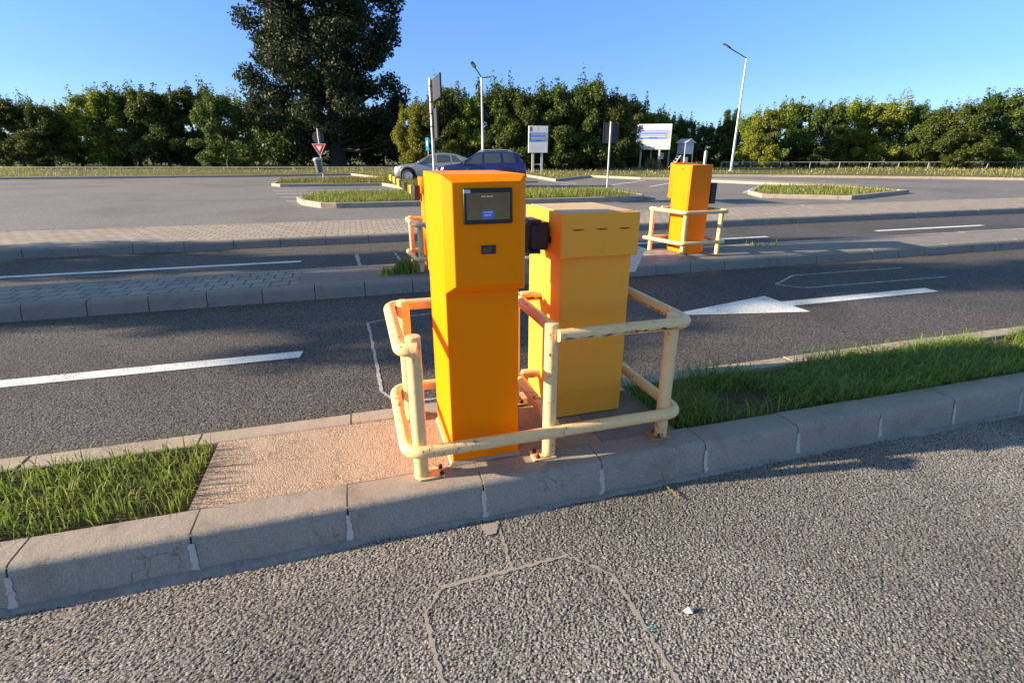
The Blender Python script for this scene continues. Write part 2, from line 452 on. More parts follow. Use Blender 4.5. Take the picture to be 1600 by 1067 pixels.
cr = rp.color_ramp; cr.elements[0].position = 0.; cr.elements[0].color = (.27,.36,.56,1); cr.elements[1].position = .55; cr.elements[1].color = (1.58,1.12,.60,1)  # sky tint: low band darkened, unseen upper sky brightened and warmed for added fill
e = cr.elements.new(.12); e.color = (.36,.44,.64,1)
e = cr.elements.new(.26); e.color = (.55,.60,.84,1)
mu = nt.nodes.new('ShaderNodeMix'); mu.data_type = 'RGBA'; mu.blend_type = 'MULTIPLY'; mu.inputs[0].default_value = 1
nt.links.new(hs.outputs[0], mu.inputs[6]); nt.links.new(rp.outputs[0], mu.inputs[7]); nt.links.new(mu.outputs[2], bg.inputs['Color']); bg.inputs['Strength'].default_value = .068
sl = bpy.data.lights.new('sun', 'SUN'); sl.energy = 2.6; sl.angle = R(.55); sl.color = (1, .79, .565)
so = bpy.data.objects.new('sun', sl); col.objects.link(so)
d = Vector((math.cos(SUN_AZ)*math.cos(SUN_EL), math.sin(SUN_AZ)*math.cos(SUN_EL), -math.sin(SUN_EL)))
so.rotation_euler = d.to_track_quat('-Z', 'Y').to_euler(); so.location = (-10, 2, 8)
sc.view_settings.view_transform = 'Standard'; sc.view_settings.look = 'None'
sc.view_settings.exposure = 2.48; sc.view_settings.gamma = 1; sc.view_settings.use_curve_mapping = False
cam = bpy.data.cameras.new('camera'); cam.sensor_fit = 'HORIZONTAL'; cam.sensor_width = 36; cam.lens = FPX/1600*36
cam.clip_start = .05; cam.clip_end = 2000
co = bpy.data.objects.new('camera', cam); col.objects.link(co); sc.camera = co
co.location = (0, 0, EYE); co.rotation_euler = (math.pi/2 - PITCH, 0, -YAW)
sc.cycles.max_bounces = 6; sc.cycles.transparent_max_bounces = 6

# ------------------------------------------------------------------ setting: ground, roads, kerbs
def struct(o, kind='structure'): o['kind'] = kind; return o
def sheet(name, poly, z, mat):
    m = MB(); m.add([(p[0], p[1], z) for p in poly], [tuple(range(len(poly)))]); return struct(m.build(name, mat))
def rect(x0, y0, x1, y1): return [(x0,y0),(x1,y0),(x1,y1),(x0,y1)]

sheet('ground', rect(-500,-200,500,700), -.10, M['ground'])
sheet('car_park', rect(-90,-12,90,60), -.012, M['asph_park'])
sheet('lane', rect(-60,2.70,60,6.06), 0, M['asph_lane'])
sheet('outer_lane', rect(-60,7.0,60,9.92), 0, M['asph_lane2'])
# the road in front: one sheet, fine enough near the standpoint to carry its stones as real relief
us = np.concatenate([np.linspace(-40,-1.9,40), np.arange(-1.895,4.25,.0040), np.linspace(4.32,40,40)])
vs_ = np.concatenate([np.linspace(-11,.28,20), np.arange(.285,1.86,.0040)])
UU, VV = np.meshgrid(us, vs_); nu, nv = len(us), len(vs_)
idx = np.arange(nu*nv).reshape(nv, nu)
F = np.stack([idx[:-1,:-1], idx[:-1,1:], idx[1:,1:], idx[1:,:-1]], -1).reshape(-1, 4)
struct(np_mesh('road', np.stack([UU.ravel(), VV.ravel(), np.zeros(nu*nv)], 1), F, M['asph_near'], smooth=True))

def kerb_run(name, x0, x1, joints, prof, mat, gap=.012, seed=1):
    """row of kerb blocks between the joints; prof: (y, z) cross-section, ccw"""
    rnd = random.Random(seed); m = MB(); n = len(prof)
    js = [x0] + [j for j in joints if x0 < j < x1] + [x1]
    for a, b in zip(js[:-1], js[1:]):
        a += gap/2; b -= gap/2; dz = rnd.uniform(-.003,.003); dy = rnd.uniform(-.004,.004)
        st = [a, a+.004, b-.004, b]; sh = [0, 0, 0, 0]; vs = []
        cy = sum(p[0] for p in prof)/n; cz = sum(p[1] for p in prof)/n
        for x, s in zip(st, sh):
            for y, z in prof:
                k = 1 - s/.12
                vs.append((x, cy+(y-cy)*k+dy, cz+(z-cz)*k+dz))
        fs = [tuple(range(n-1,-1,-1)), tuple(range(3*n,4*n))]
        for i in range(3):
            for k in range(n): fs.append((i*n+k, i*n+(k+1)%n, (i+1)*n+(k+1)%n, (i+1)*n+k))
        m.add(vs, fs)
    return struct(m.build(name, mat, smooth=24))

def arc(cy, cz, r, a0, a1, n):
    return [(cy + r*math.cos(R(a0+(a1-a0)*i/n)), cz + r*math.sin(R(a0+(a1-a0)*i/n))) for i in range(n+1)]
KT = .168
near_prof = [(2.065,-.1),(2.065,KT-.006),(2.058,KT)] + [(1.945,KT)] + arc(1.925, KT-.032, .032, 84, 168, 6) + [(1.872,.03),(1.864,-.1)]
jn = [ -.15 + .583*k for k in range(-80, 90)]
kerb_run('kerb', -40, 40, jn, near_prof[::-1], M['kerb'], .007, 3)
m = MB()       # mortar smeared in and beside the joints, and the crumbled haunch along the foot of the kerb
rnd = random.Random(5)
def face_y(z): return 1.864 + (z+.1)*(.0299/.236) if z < .136 else 1.8937
for j in jn:
    if -4 < j < 7:
        prev = None; n = 14; wob = [rnd.uniform(.003,.018) for _ in range(2*n+2)]
        for k in range(n+1):
            z = -.01 + .142*k/n; y = 1.868 + (z-.0)*.17 - .0042; tp = 1 - .55*k/n
            cur = [(j-(.004+wob[2*k]*tp), y, z), (j, y-.0012, z), (j+(.004+wob[2*k+1]*tp), y, z)]
            if prev:
                o = prev+cur; m.add(o, [(0,1,4,3),(1,2,5,4)])
            prev = cur
        m.add([(j-.0045,1.90,KT-.010),(j+.0045,1.90,KT-.010),(j+.0045,2.06,KT-.005),(j-.0045,2.06,KT-.005)], [(0,1,2,3)])
struct(m.build('joint_mortar', M['mortar'], smooth=60))
m = MB(); x = -6.; prev = None; hz = .012; wd = .03
while x < 8:
    f = .5+.5*math.sin(x*2.3+.7)*math.sin(x*.9)
    hz += rnd.uniform(-.004,.004); hz = min(.024, max(.004, hz)); wd += rnd.uniform(-.006,.006); wd = min(.020+.035*f, max(.006, wd))
    cur = [(x, 1.872, hz), (x, 1.866-wd*.2, hz*.8+rnd.uniform(-.003,.003)), (x, 1.866-wd*.5, hz*.3+rnd.uniform(-.003,.004)), (x, 1.864-wd*.8, -.006)]
    if prev:
        o = prev + cur; m.add(o, [(k,k+4,k+5,k+1) for k in range(3)])
    prev = cur; x += .012
struct(m.build('kerb_haunch', M['haunch'], smooth=180))
# far side of the near island
back_prof = [(2.625,-.1),(2.752,-.1),(2.752,KT-.012),(2.742,KT),(2.632,KT),(2.625,KT-.005)]
kerb_run('back_kerb', -40, 40, [-.13 + .75*k for k in range(-60, 60)], back_prof, M['kerb_pale'], .010, 4)
def slabbox(name, x0, x1, y0, y1, z0, z1, mat): 
    m = MB(); m.box((x0,y0,z0),(x1,y1,z1)); return struct(m.build(name, mat))
slabbox('island_paving', -.78, 1.10, 2.068, 2.622, -.08, KT-.006, M['aggregate'])
slabbox('island_slab', 1.103, 1.53, 2.068, 2.622, -.08, KT-.004, M['slab'])
slabbox('soil_bed', 1.533, 40, 2.068, 2.622, -.08, KT-.03, M['soil'])
slabbox('left_soil_bed', -40, -.783, 2.068, 2.622, -.08, KT-.03, M['soil'])
# middle island
ZM = .15
mid_prof = [(5.985,-.1),(6.135,-.1),(6.135,ZM)] + [(6.075,ZM)] + [(6.05,ZM-.012),(6.032,ZM-.035)]
kerb_run('middle_kerb', -45, 45, [.03+.545*k for k in range(-80,80)], mid_prof, M['kerb_dark'], .008, 6)
kerb_run('middle_back_kerb', -45, 45, [.1+.545*k for k in range(-80,80)], [(6.94,-.1),(7.075,-.1),(7.065,ZM-.015),(7.05,ZM),(6.94,ZM)], M['kerb'], .010, 7)
slabbox('middle_slab', -.70, 3.9, 6.138, 6.937, -.08, ZM-.003, M['slab'])
slabbox('middle_pavers', 3.903, 4.52, 6.138, 6.937, -.08, ZM-.005, M['pavers_grey'])
slabbox('middle_end_slab', 4.523, 45, 6.138, 6.937, -.08, ZM-.004, M['slab'])
slabbox('middle_left_pavers', -45, -.703, 6.138, 6.937, -.08, ZM-.005, M['pavers_grey'])
# outer island
out_prof = [(9.85,-.1),(10.0,-.1),(10.0,ZM),(9.93,ZM),(9.905,ZM-.012),(9.888,ZM-.035)]
kerb_run('outer_kerb', -50, 60, [.2+.75*k for k in range(-80,90)], out_prof, M['kerb_dark'], .008, 8)
slabbox('outer_pavers', -50, 60, 10.003, 12.16, -.08, ZM-.004, M['pavers'])
kerb_run('outer_back_kerb', -50, 60, [.4+.75*k for k in range(-80,90)], [(12.163,-.1),(12.28,-.1),(12.28,ZM-.01),(12.27,ZM),(12.163,ZM)], M['kerb_pale'], .010, 9)

# ---- markings and sealed induction loops
def strip(m, pts, wid, z, jit=.0, rnd=random, step=.04, mi=0):
    pts = [Vector((p[0], p[1], 0)) for p in pts]; out = []
    for a, b in zip(pts[:-1], pts[1:]):
        n = max(1, int((b-a).length/step))
        for k in range(n): out.append(a.lerp(b, k/n))
    out.append(pts[-1]); L = []; 
    for i, p in enumerate(out):
        t = (out[min(i+1,len(out)-1)] - out[max(i-1,0)]).normalized(); nn = Vector((-t.y, t.x, 0))
        p = p + nn*rnd.uniform(-jit, jit)*.5
        h0 = wid/2*(1+rnd.uniform(-jit,jit)*wid*2000 if False else 1) + rnd.uniform(-jit,jit)*.5
        L += [p + nn*max(.002,h0) + Vector((0,0,z)), p - nn*max(.002,h0) + Vector((0,0,z))]
    o = [(2*i, 2*i+1, 2*i+3, 2*i+2) for i in range(len(out)-1)]
    m.add(L, o, mi)
m = MB(); rnd = random.Random(11)
for k in range(-9, 9):
    if k != 0:
        a = -.52 - 2.0 + (k+0)*6.0
        if not (-.4 < a + 2 < 7): m.add([(a-.02,4.18,.004),(a+2,4.18,.004),(a+2.02,4.33,.004),(a,4.33,.004)], [(0,1,2,3)])
m.add([(-4.5,4.18,.004),(-.54,4.18,.004),(-.52,4.33,.004),(-4.48,4.33,.004)], [(0,1,2,3)])
for a, b in ((-6.6,-.85),(4.5,7.8),(10.6,13.8),(-14,-10.5)):
    m.add([(a,8.32,.004),(b,8.32,.004),(b,8.45,.004),(a,8.45,.004)], [(0,1,2,3)])
m.add([(2.92,4.335,.004),(4.45,4.02,.004),(4.45,4.255,.004),(6.6,4.255,.004),(6.6,4.425,.004),(4.45,4.425,.004),(4.45,4.68,.004)], [(0,1,2,3,4,5,6)])
struct(m.build('lane_markings', M['marking']))
m = MB()
strip(m, [(.12,.62),(.12,1.15),(.10,1.42),(.18,1.53),(.46,1.535),(.70,1.545),(.83,1.40),(.83,1.15),(.82,.6)], .013, .0002, .009, rnd, .012)
strip(m, [(.475,1.83),(.472,1.70),(.46,1.53)], .013, .0004, .008, rnd, .012)
struct(m.build('loop_sealant', M['sealant']))
m = MB(); m.add([(.435+.035*math.cos(a)*(1+.25*math.sin(3*a)), 1.785+.045*math.sin(a)*(1+.2*math.cos(2*a)), .004) for a in [i*math.pi/8 for i in range(16)]], [tuple(range(16))])
struct(m.build('mortar_splash', M['sealant']))
m = MB()
strip(m, [(.16,3.13),(.06,3.34),(.05,3.9),(.03,4.65),(.02,4.95),(.18,5.02),(.7,5.1),(1.6,5.06),(1.8,4.9),(1.8,3.4),(1.65,3.15),(.16,3.13)], .024, .003, .008, rnd, .03)
strip(m, [(.5,3.15),(.5,2.76)], .045, .003, .012, rnd, .03)
strip(m, [(-.03,8.73),(0,7.77)], .05, .003, .02, rnd, .05); strip(m, [(.58,8.73),(.61,7.88)], .04, .003, .02, rnd, .05)
strip(m, [(5.0,5.1),(5.6,5.45),(7.5,5.4)], .03, .003, .01, rnd, .05); strip(m, [(5.0,5.1),(5.2,4.85),(7.5,4.8)], .03, .003, .01, rnd, .05)
struct(m.build('lane_loop_sealant', M['sealant_pale']))

# ---- car park islands and verge (outlines surveyed on the ground)
def offset_in(poly, d):
    n = len(poly); out = []
    for i in range(n):
        a, b, c = Vector(poly[i-1]), Vector(poly[i]), Vector(poly[(i+1)%n])
        e1 = (b-a).normalized(); e2 = (c-b).normalized(); n1 = Vector((-e1.y,e1.x)); n2 = Vector((-e2.y,e2.x))
        bis = (n1+n2); bis = bis/max(bis.length,1e-6); out.append(b + bis*d/max(.5, bis.dot(n1)))
    return [tuple(p) for p in out]
def kerbed(name, poly, h, wk, mk, mg, sink=.03):
    a = sum(poly[i-1][0]*poly[i][1]-poly[i][0]*poly[i-1][1] for i in range(len(poly)))
    if a < 0: poly = poly[::-1]
    inn = offset_in(poly, wk); inn0 = offset_in(poly, .02); n = len(poly); m = MB()
    vs = [(p[0],p[1],-.09) for p in poly] + [(p[0],p[1],h-.02) for p in poly] + [(p[0],p[1],h) for p in inn0] + [(p[0],p[1],h) for p in inn] + [(p[0],p[1],h-sink-.02) for p in inn]
    fs = []
    for r in range(4):
        for i in range(n): fs.append((r*n+i, r*n+(i+1)%n, (r+1)*n+(i+1)%n, (r+1)*n+i))
    m.add(vs, fs); struct(m.build(name+'_kerb', mk))
    m = MB(); m.add([(p[0],p[1],h-sink) for p in inn], [tuple(range(n))]); struct(m.build(name, mg)); return inn, h-sink
P2 = lambda *a: [tuple(gp(x, y)[:2]) for x, y in a]
islA = [(-1.85,19.6),(-1.62,18.3),(-.95,17.02),(-.5,16.85),(9.2,16.5),(9.9,16.8),(10.35,17.5),(10.4,19.8),(9.8,20.5),(2,21.0),(-1.2,21.2)]
islB = [(-3.9,29.6),(-3.4,28.75),(1.5,28.35),(2.25,25.2),(3.6,25.0),(4.6,31.5),(4.2,33.0),(-3.2,34),(-3.9,33.2)]
islR = P2((1168,303),(1185,293),(1300,294),(1420,302),(1330,312),(1190,309))
inA, zA = kerbed('parking_island', islA, .15, .15, M['kerb_pale'], M['verge'])
inB, zB = kerbed('far_parking_island', islB, .13, .15, M['kerb_pale'], M['verge'])
inR, zR = kerbed('corner_island', islR, .13, .2, M['kerb_pale'], M['verge'])
islP = P2((1105,284.5),(1200,289),(1330,296),(1330,293),(1200,285.5),(1112,282))
inP, zP = kerbed('path_kerb_island', islP, .12, .15, M['kerb_pale'], M['kerb_pale'], .001)
vb = P2((-250,283),(150,279),(400,276.5),(548,274),(592,279.5),(700,281),(822,276),(868,283.5),(922,277),(1000,280.5),(1048,281),(1062,275.5),(1200,276.5),(1500,280),(1850,286)) 
far1 = cw(130, 150); far0 = cw(-130, 150)
verge_poly = vb + [tuple(far1[:2]), tuple(far0[:2])]
inV, zV = kerbed('verge', verge_poly, .13, .2, M['kerb_pale'], M['verge'])
m = MB()
for a, b in (((447,314.3),(610,312.5)),((438,308),(620,305.5)),((432,302.5),(620,300)),((427,298),(620,295.8)),((424,284),(520,281)),((875,288.5),(922,291.5)),((956,289),(1010,281.5)),((1015,291.5),(1050,285.5)),((1162,301),(1190,288.5)),((840,281),(900,287))):
    A, B = gp(*a), gp(*b); strip(m, [A, B], .13, -.008, .0, rnd, 2)
struct(m.build('parking_lines', M['marking']))

# ------------------------------------------------------------------ grass
def blades(name, pts, hmin, hmax, wid, bend, mat, seed, z, parent=None, tipdrop=.0):
    rg = np.random.default_rng(seed); n = len(pts); P = np.asarray(pts, float)
    h = rg.uniform(hmin, hmax, n)*rg.uniform(.6,1,n); a = rg.uniform(0, 2*np.pi, n); b = rg.uniform(.15, 1, n)*bend
    dx, dy = np.cos(a), np.sin(a); sx_, sy_ = -dy, dx; ww = wid*rg.uniform(.6,1.2,n)
    V = np.zeros((n, 8, 3)); prof = [(0,0,1.),(.4,.12,.9),(.78,.45,.6),(1.0,1.0,.08)]
    for i, (t, o, wf) in enumerate(prof):
        cx = P[:,0] + dx*b*h*o; cy = P[:,1] + dy*b*h*o; cz = z + h*(t - .35*b*o*o)
        for k, s in ((0,-1),(1,1)):
            V[:,i*2+k,0] = cx + sx_*s*ww*wf/2; V[:,i*2+k,1] = cy + sy_*s*ww*wf/2; V[:,i*2+k,2] = cz
    base = np.arange(n)[:,None]*8
    F = np.concatenate([base + np.array([0,1,3,2]), base + np.array([2,3,5,4]), base + np.array([4,5,7,6])], 0)
    return np_mesh(name, V.reshape(-1,3), F, mat, parent, smooth=True)
def stuff(o, label, cat): tag(o, label, cat); o['kind'] = 'stuff'; return o
def in_poly(pts, poly):
    x, y = pts[:,0], pts[:,1]; r = np.zeros(len(pts), bool); n = len(poly)
    for i in range(n):
        x0, y0 = poly[i-1]; x1, y1 = poly[i]
        c = ((y0 > y) != (y1 > y)) & (x < (x1-x0)*(y-y0)/(y1-y0+1e-12) + x0); r ^= c
    return r
def scatter(poly, n, seed, clump=0.):
    rg = np.random.default_rng(seed); P = np.array(poly); lo, hi = P.min(0), P.max(0); out = []; tot = 0
    while tot < n:
        q = rg.uniform(lo, hi, (n*2, 2))
        if clump:
            f = np.sin(q[:,0]*clump+1.3)*np.sin(q[:,1]*clump*1.7+.4) + np.sin(q[:,0]*clump*.37)*.6 + rg.normal(0,.5,len(q)); q = q[f > -.25]
        q = q[in_poly(q, poly)]; out.append(q); tot += len(q)
    return np.concatenate(out)[:n]
bed = rect(1.56, 2.075, 5.5, 2.615)
g1 = np.concatenate([scatter(bed, 9500, 1, 6.), scatter(rect(1.50,2.09,1.75,2.6), 400, 2)])
stuff(blades('grass', g1, .06, .20, .0055, 1.6, M['grass'], 3, KT-.03), 'long lush green grass filling the planting bed behind the near kerb', 'grass')
stuff(blades('grass', scatter(rect(-4.5,2.08,-.80,2.61), 5200, 6), .05, .17, .006, .9, M['grass'], 7, KT-.03), 'green grass in the bed left of the gravel paving of the near island', 'grass')
ga = np.concatenate([scatter(inA, 15000, 8, 1.1)])
stuff(blades('grass', ga, .10, .30, .014, .6, M['grass_lot'], 9, zA), 'short sunlit grass on the kerbed car park island with the two posts', 'grass')
stuff(blades('grass', scatter(inB, 6000, 10, .9), .12, .34, .022, .6, M['grass_lot'], 11, zB), 'weedy grass on the far island under the give way sign', 'grass')
stuff(blades('grass', scatter(inR, 1800, 12), .1, .25, .02, .6, M['grass_lot'], 13, zR), 'grass on the small corner island at the right edge', 'grass')
# verge: front strip thick, thinner behind
gv = scatter(inV, 90000, 14, .35); 
cy_ = gv[:,0]*YC.x + gv[:,1]*YC.y; cx_ = gv[:,0]*XC.x + gv[:,1]*XC.y
gv = gv[(cy_ < 66) & (np.abs(cx_) < 70)]
stuff(blades('grass', gv, .08, .34, .03, .6, M['grass_dry'], 15, zV), 'dry tufted grass on the verge in front of the trees', 'grass')

# ------------------------------------------------------------------ the pay terminal
def head_frustum(m, u0,u1,v_back,v_mid,v_front,z0,z1,c):
    vs = [(u0,v_back,z0),(u1,v_back,z0),(u1,v_back,z1),(u0,v_back,z1),
          (u0,v_mid,z0),(u1,v_mid,z0),(u1,v_mid,z1),(u0,v_mid,z1),
          (u0+c,v_front,z0+c),(u1-c,v_front,z0+c),(u1-c,v_front,z1-c*.75),(u0+c,v_front,z1-c*.75)]
    fs = [(0,1,2,3),(0,4,5,1),(1,5,6,2),(2,6,7,3),(3,7,4,0),(4,8,9,5),(5,9,10,6),(6,10,11,7),(7,11,8,4),(8,11,10,9)]
    m.add(vs, fs)
T = empty('pay_terminal', (.49,2.31,KT), 'tall amber ticket terminal with a dark screen inside the near pipe guard', 'ticket terminal')
m = MB(); m.box((.332,2.088,KT),(.656,2.545,1.01)); m.build('pedestal', M['amber'], T, bevel=.004)
m = MB(); head_frustum(m, .328,.672,2.552,2.052,2.008,1.005,1.474,.036); m.build('head', M['amber'], T, bevel=.003)
m = MB(); m.add([(.318,2.072,KT-.004),(.668,2.072,KT-.004),(.666,2.56,KT-.004),(.32,2.56,KT-.004),(.328,2.084,KT+.007),(.660,2.084,KT+.007),(.658,2.55,KT+.007),(.33,2.55,KT+.007)],
      [(0,1,5,4),(1,2,6,5),(2,3,7,6),(3,0,4,7),(4,5,6,7)]); m.build('grout_bed', M['kerb_pale'], T)
VF = 2.008
scr = MB(); scr.box((.4045,VF-.010,1.289),(.6015,VF+.02,1.425)); scr = scr.build('screen', M['black'], T, bevel=.004)
def emis(name, c, e, c2=None):
    t = NT(name); v = t.pos(); t.base([x*.3 for x in c])
    t.b.inputs['Emission Color'].default_value = (*c, 1)
    if c2 is not None:
        t.l(t.mix(t.ramp(t.noise(v, 22, 4), [(.35,0),(.7,1)]), c, c2), t.b.inputs['Emission Color'])
    t.b.inputs['Emission Strength'].default_value = e; return t.done(.12, 0, None, .5)
M['display'] = emis('dim_lcd', (.030,.029,.021), .26, (.040,.038,.030)); M['lcd_blue'] = emis('lcd_blue', (.030,.075,.32), .15); M['lcd_text'] = emis('lcd_text', (.20,.20,.17), .26); M['lcd_pale'] = emis('lcd_pale', (.22,.30,.62), .16)
m = MB(); m.box((.4165,VF-.0112,1.306),(.5895,VF-.0085,1.4075)); m.build('display', M['display'], scr)
m = MB(); m.box((.477,VF-.0122,1.308),(.522,VF-.0113,1.341)); 
m.build('card_icon', M['lcd_blue'], scr)
m = MB(); m.box((.484,VF-.0128,1.3215),(.513,VF-.0123,1.3245)); m.box((.482,VF-.0128,1.333),(.518,VF-.0123,1.3355))
m.build('icon_caption', M['lcd_pale'], scr)
m = MB()
for k in range(14):
    if k not in (5,): m.box((.476+.0033*k,VF-.0122,1.3925),(.4785+.0033*k,VF-.0113,1.3955+(.001 if k%4==0 else 0)))
m.build('display_text', M['lcd_text'], scr)
m = MB(); m.box((.4055,VF-.0115,1.4075),(.4315,VF-.0095,1.4195)); st = m.build('sticker', plain('pale_blue_sticker', (.55,.62,.72), .5), scr)
m = MB()
for k in range(7): m.box((.409+.0028*k,VF-.0119,1.4115),(.4105+.0028*k,VF-.0116,1.4155))
m.build('sticker_print', M['printgrey'], st)
m = MB(); m.box((.473,VF-.005,1.170),(.533,VF+.01,1.204)); sl_ = m.build('card_slot', M['black'], T, bevel=.002)
m = MB(); m.box((.478,VF-.0062,1.175),(.514,VF-.0052,1.199)); m.build('reader_window', M['glass'], sl_)
m = MB(); m.box((.517,VF-.0062,1.176),(.529,VF-.0052,1.198)); m.build('slot_lip', M['housing'], sl_)

# ------------------------------------------------------------------ the barrier cabinet
B = empty('barrier_cabinet', (1.155,2.6,KT), 'faded ochre steel barrier cabinet with a hood, in the right half of the pipe guard', 'barrier cabinet')
m = MB(); m.box((.964,2.362,KT),(1.352,2.86,1.068)); m.build('body', M['ochre'], B, bevel=.004)
hd = MB(); hd.box((.949,2.335,1.062),(1.372,2.88,1.277)); hd = hd.build('hood', M['ochre'], B, bevel=.004)
M['slit'] = plain('dark_slit', (.10,.045,.012), .9)
M['topdust'] = plain('dusty_weathered_lid', (.60,.42,.18), .45, 0, .2, 9, spec=.4)
m = MB(); m.box((.972,2.360,1.276),(1.350,2.858,1.2805)); m.build('lid', M['topdust'], hd, bevel=.001)
for u in (1.038, 1.163, 1.288):
    m = MB(); n = 8
    m.prism([(-.032,0)]+[(-.032+.064*i/n, -.004*math.sin(math.pi*i/n)-.0012) for i in range(1,n)]+[(.032,0)]+[(.032-.064*i/n, .0015) for i in range(1,n)], .002, M=Matrix.Translation((u,2.3355,1.201)) @ Matrix.Rotation(math.pi/2,4,'X'))
    m.build('vent_slit', M['slit'], hd)
m = MB(); m.box((.9478,2.470,1.118),(.952,2.545,1.150)); m.build('cable_hole', M['black'], hd)
# black barrier arm clamp on the sunny side
ac = MB()
ac.prism([(-.01,-.085),(.055,-.085),(.075,-.06),(.075,.06),(.055,.085),(-.01,.085),(-.01,.07),(.045,.068),(.06,.05),(.06,-.05),(.045,-.07),(-.01,-.07)][::-1], .15, M=Matrix.Translation((.882,2.46,1.155)) @ Matrix(((-1,0,0,0),(0,0,1,0),(0,1,0,0),(0,0,0,1))) )
ac.box((.850,2.475,1.085),(.935,2.60,1.225))
ac = ac.build('arm_clamp', M['housing'], B, bevel=.004)
m = MB(); m.tube([(.93,2.54,1.155),(.953,2.54,1.155)], .045, 16); m.build('shaft', M['housing'], B, smooth=30)
m = MB(); m.box((.835,2.4555,1.10),(.875,2.4745,1.212)); m.build('clamp_insert', M['black'], ac, bevel=.003)
for z, v in ((1.078,2.49),(1.078,2.54)):
    m = MB(); m.lathe([(.008,-.014),(.008,.012)], (.89,v,z), 8); m.build('bolt', M['rust'], ac)

TB = empty('plastic_tub', (1.44,2.60,.93), 'small white plastic tub hanging off the right side of the ochre cabinet', 'tub')
m = MB()
def tub(m, c, w0, d0, w1, d1, h, th):
    def ring(w, dd, z): return [(c[0]-w/2,c[1]-dd/2,z),(c[0]+w/2,c[1]-dd/2,z),(c[0]+w/2,c[1]+dd/2,z),(c[0]-w/2,c[1]+dd/2,z)]
    z0, z1 = c[2], c[2]+h
    vs = ring(w0,d0,z0)+ring(w1,d1,z1)+ring(w1-th*2,d1-th*2,z1)+ring(w0-th*2,d0-th*2,z0+th)
    fs = [(3,2,1,0)]
    for r in range(3):
        for i in range(4): fs.append((r*4+i, r*4+(i+1)%4, (r+1)*4+(i+1)%4, (r+1)*4+i))
    fs.append((12,13,14,15)); m.add(vs, fs)
tub(m, (1.435,2.60,.925), .10, .14, .16, .20, .125, .004); m.build('basin', M['whiteplast'], TB, bevel=.004)
m = MB(); z = 1.045
for a, b in (((1.352,2.495),(1.525,2.51)),((1.352,2.69),(1.525,2.705)),((1.352,2.51),(1.37,2.69)),((1.505,2.51),(1.525,2.69))):
    m.box((a[0],a[1],z),(b[0],b[1],z+.012))
m.build('rim', M['whiteplast'], TB, bevel=.003)

# ------------------------------------------------------------------ pipe guards
worn_at = None
def guard_rail(name, loc, label, posts, paths, rp, rr, group=None, plates=None):
    g = empty(name, loc, label, 'guard rail', group)
    for i, (u, v, z0, z1) in enumerate(posts):
        m = MB(); m.lathe([(rp,z0),(rp,z1-.004),(rp*.9,z1),(0.004,z1+.002)], (u,v,0), 20); p = m.build('post', M['rail'], g, smooth=35)
        pl = (plates or {}).get(i)
        if pl:
            du, dv, mt = pl
            m = MB(); m.cbox((u+du,v+dv,z0+.006),(.115,.085,.009)); q = m.build('base_plate', M[mt], p, bevel=.002)
            for k, s in ((0,-1),(1,1)):
                bu = u+du*2.1 if abs(du) > .01 else u + s*.043; bv = v+dv+s*.026
                m = MB(); m.lathe([(.0105,.0105),(.0105,.021)], (bu,bv,z0), 6); m.lathe([(.006,.0211),(.006,.029),(.004,.031)], (bu,bv,z0), 8); m.build('bolt', M['rust'], p)
    for nm, pts, rad in paths:
        m = MB(); m.tube(fillet(pts, rad), rr, 18); m.build(nm, M['railworn' if pts[0] == worn_at else 'rail'], g, smooth=40)
    return g
fu, bu_ = 2.025, 2.60
zt, zl = .802, .318
posts = [(.178,fu,KT,.845),(.792,fu,KT,.845),(1.412,fu,KT,.832),(.192,bu_,KT,.842),(.79,bu_,KT,.842),(1.415,bu_,KT,.832)]
o_ = .058
paths = [
 ('top_rail', [(.19,fu-.052,zt),(.122,fu-.035,zt),(.122,bu_+o_,zt),(.812,bu_+o_,zt),(.812,fu-.02,zt)], .075),
 ('top_rail', [(.806,fu-.045,zt-.004),(1.478,fu-.045,zt-.004),(1.478,bu_+o_,zt-.004),(.85,bu_+o_,zt-.004)], .075),
 ('lower_rail', [(.84,fu-.046,zl),(.118,fu-.046,zl),(.118,bu_+o_,zl+.01),(.822,bu_+o_,zl+.01),(.822,fu-.03,zl)], .085),
 ('lower_rail', [(.842,fu-.047,zl+.003),(1.478,fu-.047,zl+.003),(1.478,bu_+o_,zl+.003),(.86,bu_+o_,zl+.003)], .085),
]
worn_at = paths[1][1][0]
guard_rail('pipe_guard', (.8,2.31,KT), 'cream painted double pipe guard with rust chips, bolted round the near terminal and cabinet', posts, paths, .0325, .0285,
           plates={0:(.042,.0,'rail'),1:(-.03,.0,'rail'),2:(-.012,.0,'rustplate'),3:(.02,.0,'rail'),4:(.02,0,'rail'),5:(.02,0,'rail')})

# ------------------------------------------------------------------ far orange terminal on the middle island, with its guard
FT = empty('pay_terminal', (4.78,6.77,ZM), 'orange ticket terminal alone on the middle island, seen from its locked back door side', 'ticket terminal')
m = MB(); m.box((4.60,6.55,ZM),(4.945,6.985,1.40)); m.build('cabinet_body', M['orange'], FT, bevel=.005)
m = MB(); head_frustum(m, -.345,-.0,0,.10,.14,0,.50,.03)
m2 = MB(); m2.v = [(4.60+(-x), 6.986+y, .92+z) for x, y, z in m.v]; m2.f = m.f; m2.m = m.m; m2.build('head', M['orange'], FT, bevel=.004)
dr = MB(); dr.box((4.5945,6.565,.24),(4.5995,6.93,1.375)); dr = dr.build('door', M['orange'], FT, bevel=.002)
m = MB(); m.tube([(4.590,6.75,1.335),(4.5945,6.75,1.335)], .011, 12); m.build('lock', M['black'], dr)
m = MB(); m.box((4.5975,6.562,.205),(4.5995,6.935,.232)); m.build('door_gap', M['slit'], FT)
